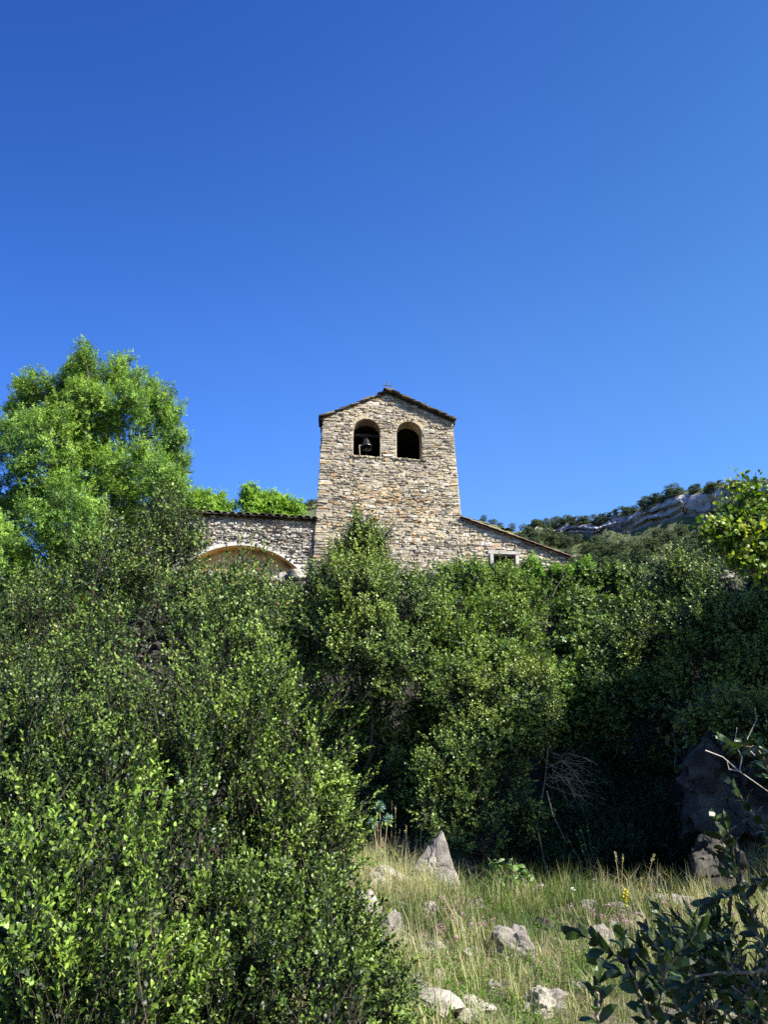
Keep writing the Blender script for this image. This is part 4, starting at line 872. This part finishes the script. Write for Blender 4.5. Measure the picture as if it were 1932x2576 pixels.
# ------------------------------------------------------------------ grass
def blades(mb, base, h, w, lean, tint):
    n = len(base); az = rng.uniform(0, 6.283, n); d = np.stack([np.cos(az), np.sin(az), az*0], -1); s = np.stack([-np.sin(az), np.cos(az), az*0], -1)
    up = np.array([0, 0, 1.]); L = h[:, None]; l = lean[:, None]; w = w[:, None]/2
    p1 = base + up*L*.5 + d*L*l*.18; p2 = base + up*L*(1-.25*l) + d*L*l*.75
    V = np.stack([base-s*w, base+s*w, p1+s*w*.8, p1-s*w*.8, p2], 1).reshape(-1, 3)
    o = np.arange(n)[:, None]*5
    mb.add(V, np.concatenate([o + np.array([[0, 1, 2]]), o + np.array([[0, 2, 3]]), o + np.array([[3, 2, 4]])]), np.repeat(tint, 5))
N_T = 13000
gxp = rng.uniform(-2.2, 8.5, N_T); gyp = 3.2 + 10.8*rng.random(N_T)**1.15
ok = (gxp < .55*gyp+1.5) & (gxp > -.20*gyp - .3)
nz = fbm(np.stack([gxp*.8, gyp*.8, gxp*0+5], -1), 3); bare = fbm(np.stack([gxp*2.2, gyp*2.2, gxp*0+9], -1), 2)
ok &= bare > -1.1 + .35*np.clip((6.5-gyp)/2, 0, 1)
gxp, gyp, nz = gxp[ok], gyp[ok], nz[ok]; nb = 20
bx = np.repeat(gxp, nb) + rng.normal(0, .034, len(gxp)*nb); by = np.repeat(gyp, nb) + rng.normal(0, .045, len(gxp)*nb); bn = np.repeat(nz, nb)
hh = np.repeat(rng.gamma(4, .25, len(gxp)), nb)**1.1*rng.gamma(5, .035, len(bx))*np.interp(by, [3, 6, 9, 12.5, 14], [.5, .6, .8, 1.05, 1.0])*(1 + .3*bn)
tn = np.repeat(rng.normal(0, .22, len(gxp)), nb); keep = ~((by > 13.2) & (bx > 2.2) & (bx < 6.2)); bx, by, bn, hh, tn = bx[keep], by[keep], bn[keep], hh[keep], tn[keep]
m = MB(); blades(m, np.stack([bx, by, H(bx, by)-.01], -1), np.clip(hh, .03, .6), rng.uniform(.003, .007, len(bx))*np.interp(by, [4, 13], [.8, 1.5]), rng.uniform(.1, 1.5, len(bx)),
       np.clip(.50 + .46*bn + tn + rng.normal(0, .12, len(bx)) + .10*(hh > .3), 0, 1))
tag(m.build('grass', M['grass']), 'yellow green summer grass growing over the stony slope', 'grass', kind='stuff')
n = 900; sx = rng.uniform(-1, 6, n); sy = rng.uniform(4.6, 13, n); m = MB()
k = (sx < .5*sy+.5) & (sx > -.06*sy) & (fbm(np.stack([sx*1.1, sy*1.1, sx*0+77], -1), 2) > .0)
for a, q in zip(sx[k], sy[k]): z_ = rng.gamma(3, .012)+.015; rock_mesh(m, (a, q, float(H(a, q))+z_*.25), (z_*rng.uniform(1, 1.9), z_*rng.uniform(1, 1.6), z_*.8), int(rng.integers(1e6)), sub=2, tint=rng.uniform(.3, .9))
tag(m.build('rubble', M['rock']), 'small pale limestone rubble strewn through the grass', 'rubble', kind='stuff')
# low herbs between the grass
N_H = 5000; hx = rng.uniform(-1.8, 7.5, N_H); hy = 3.4 + 10.4*rng.random(N_H)
ok = (hx < .5*hy+1) & (hx > -.2*hy) & (fbm(np.stack([hx*.9, hy*.9, hx*0+31], -1), 2) > -.1); hx, hy = hx[ok], hy[ok]
T_herb = [branchlet(.13, 5, .06, 3, .022, .012, False, stem=.0012, spread=1.1) for _ in range(5)]
m = MB(); dd = norm(rng.normal(0, .5, (len(hx), 3)) + np.array([0, 0, 1.])); bake(m, m, T_herb, np.stack([hx, hy, H(hx, hy)], -1), dd, rng.uniform(.5, 1.5, len(hx)))
tag(m.build('herbs', M['herb']), 'low green herbs scattered among the grass', 'ground cover', kind='stuff')

# ------------------------------------------------------------------ individual wild plants
def stalk(px, py, tx, ty, label, head='ear', group='dry grass stalks above the grass', name='grass_stalk'):
    b0 = hit(px, py); Y_ = b0[1]; tip = at(tx, ty, Y_ + rng.normal(0, .1)); t = thing(name, b0, label, 'grass stalk', group)
    mid = (b0+tip)/2 + rng.normal(0, .02, 3); m = MB(); q = np.linspace(0, 1, 6)[:, None]; P = (1-q)**2*b0 + 2*q*(1-q)*mid + q**2*tip
    m.tube(P, .0035*np.linspace(1.1, .6, 6), 4); m.build('stem', M['stalk'], t)
    m = MB(); u = norm(P[-1]-P[-2]); n = 26
    pos = tip - u*rng.uniform(0, .10, n)[:, None] + rng.normal(0, .005, (n, 3)); dr = norm(u + rng.normal(0, .4, (n, 3)))
    v, f, k = leaves(pos, dr, rng.normal(size=(n, 3)), .03, .008, False); m.add(v, f, np.repeat(rng.random(n), k)); m.build('seed_head', M['stalk'], t)
ST = [(948, 2200, 944, 2058), (955, 2200, 950, 2075), (985, 2190, 986, 2015), (992, 2195, 995, 2030), (1000, 2200, 1006, 2085), (1012, 2200, 1020, 2090), (1020, 2205, 1022, 2078), (1034, 2200, 1062, 2020), (1052, 2210, 1060, 2073), (1040, 2205, 1050, 2110), (1075, 2200, 1098, 2096), (965, 2205, 962, 2110), (1130, 2190, 1155, 2147),
      (1395, 2240, 1392, 2150), (1438, 2230, 1440, 2128), (1445, 2235, 1452, 2130), (1458, 2240, 1458, 2160), (1495, 2250, 1482, 2160), (1520, 2250, 1523, 2152), (1562, 2270, 1548, 2146), (1566, 2270, 1568, 2150), (1605, 2290, 1645, 2150), (1608, 2290, 1615, 2210), (1650, 2280, 1636, 2216), (1680, 2270, 1674, 2215), (1705, 2270, 1695, 2230), (1760, 2240, 1732, 2150), (1240, 2230, 1225, 2150), (1360, 2230, 1355, 2125), (1380, 2235, 1378, 2120)]
for i, a in enumerate(ST):
    stalk(*a, 'dry straw coloured grass stalk standing left of the pointed rock' if a[0] < 1110 else 'dry straw coloured grass stalk rising against the dark hollow' if a[0] > 1385 else 'dry straw coloured grass stalk at the back of the grass, near the big leaved plant')
def flower(px, py, n, matl, name, label, cat, hgt=.25, spread=.12, head=.018, per=14, group=None):
    b0 = hit(px, py); t = thing(name, b0, label, cat, group); sm, fm, lm = MB(), MB(), MB()
    for k in range(n):
        b1 = b0 + np.array([rng.normal(0, spread*.4), rng.normal(0, spread*.4), -.01]); tip = b1 + np.array([rng.normal(0, spread), rng.normal(0, spread*.6), hgt*rng.uniform(.7, 1.15)])
        sm.tube([b1, (b1+tip)/2 + rng.normal(0, .01, 3), tip], .0022, 4)
        q = per; pos = tip + rng.normal(0, head*.4, (q, 3)); v, f, kk = leaves(pos, norm(rng.normal(size=(q, 3)) + [0, 0, .8]), rng.normal(size=(q, 3)), head*.9, head*.7, False); fm = MB(); fm.add(v, f, np.repeat(rng.random(q), kk)); fm.build('flower_head', matl, t)
        q = 8; pos = b1 + (tip-b1)*rng.uniform(.1, .85, q)[:, None]; v, f, kk = leaves(pos, norm(rng.normal(size=(q, 3)) + [0, 0, .4]), np.tile([0, 0, 1.], (q, 1)), .024, .011, False); lm.add(v, f, np.repeat(rng.random(q), kk))
    sm.build('stem', M['stalk'], t); lm.build('leaves', M['herb'], t)
for i, (a, b_, lab) in enumerate([(1118, 2335, 'pink flowering marjoram right under the small white stone'), (1150, 2340, 'pink flowering marjoram in the middle of the largest flower patch'), (1172, 2310, 'tallest pink marjoram at the back of the largest flower patch'), (1165, 2365, 'pink marjoram at the front of the largest flower patch'), (1192, 2370, 'pale pink marjoram at the right end of the largest flower patch'), (1115, 2400, 'lone pink flower cluster above the dark fronted stone'),
                                   (1350, 2270, 'pink flowers left of the white umbel, in the back grass'), (1498, 2335, 'pink flowers left of a gap in the grass, above the rounded white rock'), (1528, 2350, 'pink flowers directly above the small white rock'), (1578, 2350, 'pink marjoram over the small white rock'), (1650, 2270, 'pink flowers against the dark hollow'), (1712, 2335, 'broad pink marjoram clump left of the narrow leaved branch'), (1735, 2300, 'pink marjoram behind the narrow leaved branch'), (1815, 2330, 'pink marjoram right of the narrow leaved branch'), (1860, 2350, 'pink marjoram near the right edge')]):
    flower(a, b_+22, 7, M['pink'], 'marjoram', lab, 'wildflower', group='pink marjoram flowers in the grass')
for a, b_, lab in [(1373, 2262, 'single white flower head in the back grass'), (1445, 2265, 'small white flower head above the long thin slab'), (1650, 2330, 'white flower head above the dark foreground leaves'), (1665, 2262, 'small white umbel at the edge of the dark hollow'), (1500, 2240, 'small white umbel in the tall grass against the dark hollow')]:
    flower(a, b_+16, 1, M['white'], 'white_wildflower', lab, 'wildflower', .22, .01, .02, 24, group='white flower heads in the grass')
def spike(px, py, ty, label):
    b0 = hit(px, py); tip = at(px, ty, b0[1]); t = thing('mullein', b0, label, 'wildflower', 'yellow flower spikes'); m = MB(); m.tube([b0, (b0+tip)/2 + [.01, 0, 0], tip], .006, 5); m.build('stem', M['herb'], t)
    n = 60; q = rng.uniform(.4, 1, n)[:, None]; m = MB(); v, f, k = leaves(b0+(tip-b0)*q + rng.normal(0, .008, (n, 3)), norm(rng.normal(size=(n, 3))), rng.normal(size=(n, 3)), .03, .022, False); m.add(v, f, np.repeat(rng.random(n), k)); m.build('flower_spike', M['yellow'], t)
spike(1344, 2210, 2125, 'slim yellow flower spike beside the big leaved plant'); spike(1574, 2300, 2238, 'short yellow flower spike in front of the dark hollow'); spike(1382, 2200, 2130, 'slim greenish yellow spike standing right of the big leaved plant')
def leafy(name, px, py, pts, Y_, n, L, Wl, matl, label, cat, stemr=.006, hi=True, droop=.3, stemm='twig'):
    b0 = gnd(px, Y_); t = thing(name, b0, label, cat); sm, lm = MB(), MB()
    for (a, b_) in pts:
        tip = at(a, b_, Y_ + rng.normal(0, .1)); sm.tube([b0, (b0+tip)/2 + rng.normal(0, .02, 3), tip], [stemr, stemr*.8, stemr*.4], 5)
        q = rng.uniform(.55, 1, n)[:, None]**.7; pos = b0+(tip-b0)*q; dr = norm(rng.normal(size=(n, 3)) - np.array([0, .3, droop])); v, f, k = leaves(pos, dr, np.tile([0, -.4, 1.], (n, 1)) + rng.normal(0, .3, (n, 3)), L*rng.uniform(.6, 1.1, n), Wl*rng.uniform(.7, 1.1, n), hi); lm.add(v, f, np.repeat(rng.random(n), k))
    sm.build('stems', M[stemm], t); lm.build('leaves', matl, t)
leafy('sapling', 1270, 2230, ((1228, 2158), (1250, 2165), (1275, 2172), (1300, 2170), (1322, 2185), (1330, 2200), (1240, 2190), (1290, 2195)), 11.2, 6, .125, .08, M['sap'], 'young plant with big bright pale green leaves before the dark hollow', 'plant')
leafy('wild_plant', 985, 2210, ((965, 2140), (985, 2135), (1000, 2128), (950, 2150), (1005, 2150), (975, 2170)), 12.0, 12, .085, .05, M['box2'], 'small leafy green plant among the dry stalks beside the box shrub', 'plant')
leafy('leafy_twig', 1440, 2230, ((1478, 2075), (1450, 2090), (1462, 2082), (1425, 2100)), 13.0, 6, .055, .035, M['vine'], 'thin arching twig with small bright leaves in front of the dark hollow', 'twig', .003)
# spurge rosettes
b0 = gnd(962, 12.4); t = thing('spurge', b0, 'blue green spurge with two leafy rosettes above the dry stalks', 'plant'); sm, lm = MB(), MB()
for (a, b_) in ((955, 2030), (975, 2062), (938, 2072)):
    c = at(a, b_, 12.4); sm.tube([b0, (b0+c)/2, c], .007, 5); n = 70; dr = norm(rng.normal(size=(n, 3)) + [0, 0, .5]); v, f, k = leaves(c + dr*.012, dr, rng.normal(size=(n, 3)), .085, .018, False); lm.add(v, f, np.repeat(rng.random(n), k))
sm.build('stems', M['twig'], t); lm.build('leaves', M['glauc'], t)
# dead twig bush
b0 = gnd(1335, 14.4); t = thing('dead_shrub', b0, 'tangle of bare pale dead twigs hanging beside the dark hollow', 'dead shrub'); m = MB()
for k in range(17):
    s0 = at(rng.uniform(1370, 1395), rng.uniform(1880, 1990), 14.2); e = at(rng.uniform(1425, 1505), rng.uniform(1895, 2060), 13.9 + rng.normal(0, .2))
    mid = (s0+e)/2 + np.array([0, 0, rng.uniform(.02, .26)]); q = np.linspace(0, 1, 9)[:, None]; P = (1-q)**2*s0 + 2*q*(1-q)*mid + q**2*e + rng.normal(0, .019, (9, 3)); m.tube(P, .0040*np.linspace(1, .3, 9), 4)
    for j in range(4):
        i = rng.integers(2, 8); e2 = P[i] + (P[i]-P[i-2])*rng.uniform(.8, 2.) + rng.normal(0, .09, 3); m.tube([P[i], (P[i]+e2)/2 + rng.normal(0, .02, 3), e2], [.002, .0016, .001], 3)
m.tube([b0, at(1352, 2080, 14.3), at(1372, 1960, 14.25), at(1380, 1880, 14.2)], [.007, .006, .006, .005], 5)
m.tube([at(1376, 1990, 14.0), at(1392, 2050, 13.8), at(1425, 2120, 13.7)], [.006, .005, .003], 4)
m.build('twigs', M['twig'], t)
# hanging vine with autumn leaves on the boulder
b0 = at(1700, 1815, 13.9); t = thing('hanging_vine', b0, 'hanging vine with a few orange and yellow leaves left of the large boulder', 'vine'); sm, lm = MB(), MB()
P = np.array([at(a, b_, 13.8) for a, b_ in ((1700, 1815), (1695, 1850), (1702, 1890), (1698, 1930))]); sm.tube(P, .006, 4); n = 22
i = rng.integers(0, 4, n); v, f, k = leaves(P[i] + rng.normal(0, .06, (n, 3)), norm(rng.normal(size=(n, 3)) - [0, .3, .5]), np.tile([0, -1., .3], (n, 1)) + rng.normal(0, .3, (n, 3)), .11, .09, True); lm.add(v, f, np.repeat(np.where((i == 0) & (rng.random(n) < .5), 1., .5), k))
sm.build('stems', M['twig'], t); lm.build('leaves', leaf_mat('autumn_leaf', g((0, (.06, .09, .02)), (.6, (.10, .13, .03)), (1, (.30, .17, .03))), .3, .5), t)

# ------------------------------------------------------------------ shrub beside the camera, its branches cross the lower right corner
b0 = np.array([1.35, .9, float(H(1.35, .9))]); t = thing('foreground_shrub', b0, 'very near shrub, leaves darkened for shade, reaching in from the lower right corner', 'shrub'); sm, lm = MB(), MB()
def nshoot(pl, Yb, L=.028, wl=.0125, sp=.011, r=.0022, ang=.75, skip=0., den=1):
    P = np.array([at(a, b_, Yb + k*.0) for k, (a, b_) in enumerate(pl)]); P[:, 1] += np.linspace(0, rng.normal(0, .06), len(P))
    P = np.stack([np.interp(np.linspace(0, len(P)-1, 14), np.arange(len(P)), P[:, i]) for i in range(3)], -1) + rng.normal(0, .0012, (14, 3))
    sm.tube(P, r*np.linspace(1.2, .45, 14), 6)
    seg = np.linalg.norm(np.diff(P, axis=0), axis=1); cum = np.concatenate([[0], np.cumsum(seg)]); n = int(cum[-1]*(1-skip)/sp)
    if n < 2: return
    s_ = np.linspace(cum[-1]*skip, cum[-1], n); pos = np.stack([np.interp(s_, cum, P[:, i]) for i in range(3)], -1); d = norm(np.gradient(pos, axis=0))
    for side in (0, 1):
        a = np.arange(n)*1.571 + side*math.pi + rng.normal(0, .3, n); rr = norm(np.cross(d, [.2, 1., .3])); bb = np.cross(d, rr)
        ra = rr*np.cos(a)[:, None] + bb*np.sin(a)[:, None]; aa = (ang*(1.15-.7*(s_/cum[-1])**3) + rng.normal(0, .15, n))[:, None]
        yd = ra*np.sin(aa) + d*np.cos(aa); nd = d*np.sin(aa) - ra*np.cos(aa) + rng.normal(0, .25, (n, 3)); v, f, k = leaves(pos, yd, nd, L*rng.uniform(.7, 1.1, n), wl*rng.uniform(.8, 1.1, n), True); lm.add(v, f, np.repeat(rng.random(n)*.96, k))
NS = [([(1932, 2445), (1850, 2440), (1750, 2440), (1660, 2465)], 1.25, .75), ([(1700, 2480), (1620, 2440), (1540, 2400), (1462, 2350)], 1.2, 0), ([(1650, 2500), (1655, 2410), (1690, 2320)], 1.2, .1), ([(1505, 2600), (1498, 2530), (1490, 2465)], 1.1, .2),
      ([(1650, 2600), (1610, 2500), (1570, 2420), (1552, 2360)], 1.2, 0), ([(1720, 2470), (1705, 2420), (1700, 2380)], 1.25, 0), ([(1680, 2600), (1650, 2520), (1600, 2470), (1540, 2440)], 1.2, 0), ([(1740, 2600), (1700, 2520), (1650, 2440), (1620, 2400)], 1.25, 0),
      ([(1960, 2360), (1890, 2310), (1845, 2220), (1815, 2130), (1800, 2085)], 1.35, .15), ([(1840, 2210), (1850, 2130), (1855, 2070)], 1.35, 0), ([(1960, 2130), (1900, 2050), (1862, 1990), (1850, 1975)], 1.45, 0), ([(1960, 2020), (1925, 1950), (1880, 1885), (1826, 1885)], 1.5, .3),
      ([(1960, 1900), (1915, 1880), (1890, 1850)], 1.5, 0), ([(1960, 2200), (1880, 2260), (1850, 2300)], 1.4, 0), ([(1960, 2420), (1910, 2380), (1870, 2330), (1850, 2300)], 1.4, .1), ([(1960, 2500), (1890, 2470), (1850, 2400), (1840, 2360)], 1.3, 0)]
for pl, Yb, sk in NS: nshoot(pl, Yb, skip=sk, L=.030, wl=.0135)
for k in range(38):      # dense corner
    x0 = rng.uniform(1740, 1960); y0 = rng.uniform(2480, 2640); l = rng.uniform(90, 190); a = rng.uniform(-.9, .5); nshoot([(x0, y0), (x0+l*.5*math.sin(a)+8, y0-l*.5), (x0 + l*math.sin(a), y0 - l*math.cos(a))], rng.uniform(1.15, 1.6), L=.026, wl=.010)
for k in range(9):       # narrow leaved sprays
    x0 = 1800 + rng.uniform(-30, 40); y0 = 2440 + rng.uniform(-20, 60); nshoot([(x0, y0), (x0-30, y0-60), (x0 - 60 + rng.uniform(-15, 25), y0-115)], 1.4, L=.036, wl=.006, sp=.007, ang=.5)
sm2 = MB()
for pl in ([(1775, 1888), (1820, 1905), (1860, 1940), (1932, 1990), (1990, 2030)], [(1860, 1940), (1835, 1935), (1830, 1915)], [(1862, 1938), (1868, 1905), (1850, 1870), (1855, 1830)], [(1900, 1900), (1870, 1870)], [(1932, 1890), (1880, 1860), (1905, 1810), (1900, 1780)]):
    P = np.array([at(a, b_, 1.5) for a, b_ in pl]); sm2.tube(P, .0011*np.linspace(1.3, .5, len(P)), 5)
# body of the shrub outside the frame: stems from the ground to every branch root
for k in range(16):
    e = at(rng.uniform(1960, 2300), rng.uniform(1900, 2700), rng.uniform(1.1, 1.6)); limbs(sm, b0, [e], .010, wob=.1)
blb = [(np.array([1.45, 1.0, 1.6]), np.array([.45, .4, .6])), (np.array([1.45, .75, 1.98]), np.array([.34, .34, .32])), (np.array([1.3, 1.0, 1.75]), np.array([.25, .25, .25])), (np.array([1.3, .55, 1.3]), np.array([.4, .35, .5])), (np.array([2.3, .5, 2.1]), np.array([.5, .5, .5])), (np.array([2.0, 1.3, 1.9]), np.array([.35, .3, .3]))]  # unseen foliage added towards the sun to shade the near branches
p, d = scatter(blb, 220, .5, 1., .3); bake(lm, sm, T_box, p, d, rng.uniform(.7, 1.1, len(p)))
sm.build('stems', M['twig'], t); sm2.build('bare_twigs', M['deadtwig'], t); lm.build('leaves', M['near'], t)

# ------------------------------------------------------------------ far hillside: scrub and single pines
rows_, cols_ = HV.shape[:2]
def hpt(r, c):
    r0 = np.clip(np.floor(r).astype(int), 0, rows_-2); c0 = np.clip(np.floor(c).astype(int), 0, cols_-2); fr = (r-r0)[:, None]; fc = (c-c0)[:, None]
    return HV[r0, c0]*(1-fr)*(1-fc) + HV[r0+1, c0]*fr*(1-fc) + HV[r0, c0+1]*(1-fr)*fc + HV[r0+1, c0+1]*fr*fc
def puff(mb, c, r, n, s, tint):
    d = norm(rng.normal(size=(n, 3))); d[:, 2] = np.abs(d[:, 2])*rng.choice([1, 1, -.4], n); p = c + d*r*rng.uniform(.55, 1.05, n)[:, None]
    v, f, k = leaves(p, norm(rng.normal(size=(n, 3)) + d), d + rng.normal(0, .4, (n, 3)), s, s*.8, False); mb.add(v, f, np.repeat(np.clip(tint + rng.normal(0, .15, n), 0, 1), k))
m = MB(); n = 7500
rr = np.where(rng.random(n) < .12, rng.uniform(.6, 2.2, n), rng.uniform(11.5, 27, n)); cc = (rng.uniform(560, 2100, n)-300)/5
P = hpt(rr, cc); sel = fbm(P*.03, 3) > -.25
for p_, q in zip(P[sel], rng.random(sel.sum())): puff(m, p_, np.array([1.5, 1.5, 1.2])*rng.uniform(.4, 1.1), 26, .6, q)
tag(m.build('hill_scrub', M['scrub']), 'olive green scrub covering the mountain slope', 'scrub', kind='stuff')
pro = []
for k in range(4):
    cm, tm = MB(), MB(); tm.tube([(0, 0, -.1), (.01, 0, .3), (0, .01, .75)], [.03, .024, .01], 6)
    npf = 11; 
    for j in range(npf):
        zz = rng.uniform(.32, .95); rad = .32*math.sqrt(max(.05, 1-((zz-.5)/.52)**2)); a = rng.uniform(0, 6.28); c = np.array([math.cos(a)*rad*.6, math.sin(a)*rad*.6, zz])
        puff(cm, c, np.array([.20, .20, .13])*rng.uniform(.8, 1.3), 120, .055, rng.uniform(.2, .7)); tm.tube([(0, 0, zz*.7), tuple(c)], [.012, .005], 4)
    pro.append((cm, tm))
pines = []
SKY = [1215, 1240, 1262, 1290, 1350, 1362, 1378, 1400, 1416, 1432, 1450, 1470, 1478, 1500, 1508, 1522, 1540, 1552, 1560, 1575, 1586, 1597, 1612, 1626, 1640, 1652, 1663, 1690, 1694, 1710, 1742, 1752, 1785, 1796, 1860, 1905]
BIG = {1690: 1.5, 1742: 1.25, 1626: 1.2, 1500: 1.2, 1378: 1.3, 1785: 1.2, 1478: 1.2}
for u in SKY: pines.append((2.2 + rng.uniform(-.6, .5), (u-300)/5, rng.uniform(20, 31)*BIG.get(u, 1.), 0))
for k in range(46): u = rng.uniform(1330, 1930); pines.append((2.2 + rng.uniform(-.9, 1.2), (u-300)/5, rng.uniform(14, 26), 0))
for k in range(190):
    u = rng.uniform(1170, 1900); v = rng.uniform(12.5 + (2.6 if u > 1480 else 0), 23)
    pines.append((v, (u-300)/5, rng.uniform(22, 40), 1))
for (u, v) in ((1320, 13), (1345, 14), (1385, 14.5), (1405, 13.5), (1430, 14), (1500, 14.5), (1520, 15.5), (1600, 17), (1612, 18), (1590, 16), (1660, 15), (1690, 14.5), (1720, 13.5), (1235, 15), (1255, 16), (1290, 15)): pines.append((v, (u-300)/5, rng.uniform(34, 48), 1))
for (u, v) in ((700, 2.3), (725, 2.2), (752, 2.3), (770, 2.2), (788, 2.4), (765, 4), (785, 6)): pines.append((v, (u-300)/5, rng.uniform(18, 26), 2))
G = {}
for (r, c, hp, kind) in pines:
    p_ = hpt(np.array([float(r)]), np.array([float(c)]))[0]; k = int(rng.integers(0, 4)); hgt = hp*p_[1]/F/.94
    lab = ('dark round pine on the skyline of the mountain ridge', 'dark green pine on the wooded slope below the mountain cliff', 'small dark pine on the far ridge just left of the bell tower')[kind]
    t = thing('pine_tree', p_, lab, 'pine tree', ('pines on the ridge skyline', 'pines on the mountain slope', 'pines left of the tower')[kind])
    t.rotation_euler = (0, 0, rng.uniform(0, 6.28)); t.scale = (hgt*rng.uniform(.9, 1.5),)*2 + (hgt,); t.location[2] -= hgt*.18
    if k not in G:
        G[k] = (pro[k][0].build('crown', M['pine'], None), pro[k][1].build('trunk', M['bark'], None)); pair = G[k]
    else: pair = tuple(o.copy() for o in G[k]); [COL.objects.link(o) for o in pair]
    for o in pair: o.parent = t
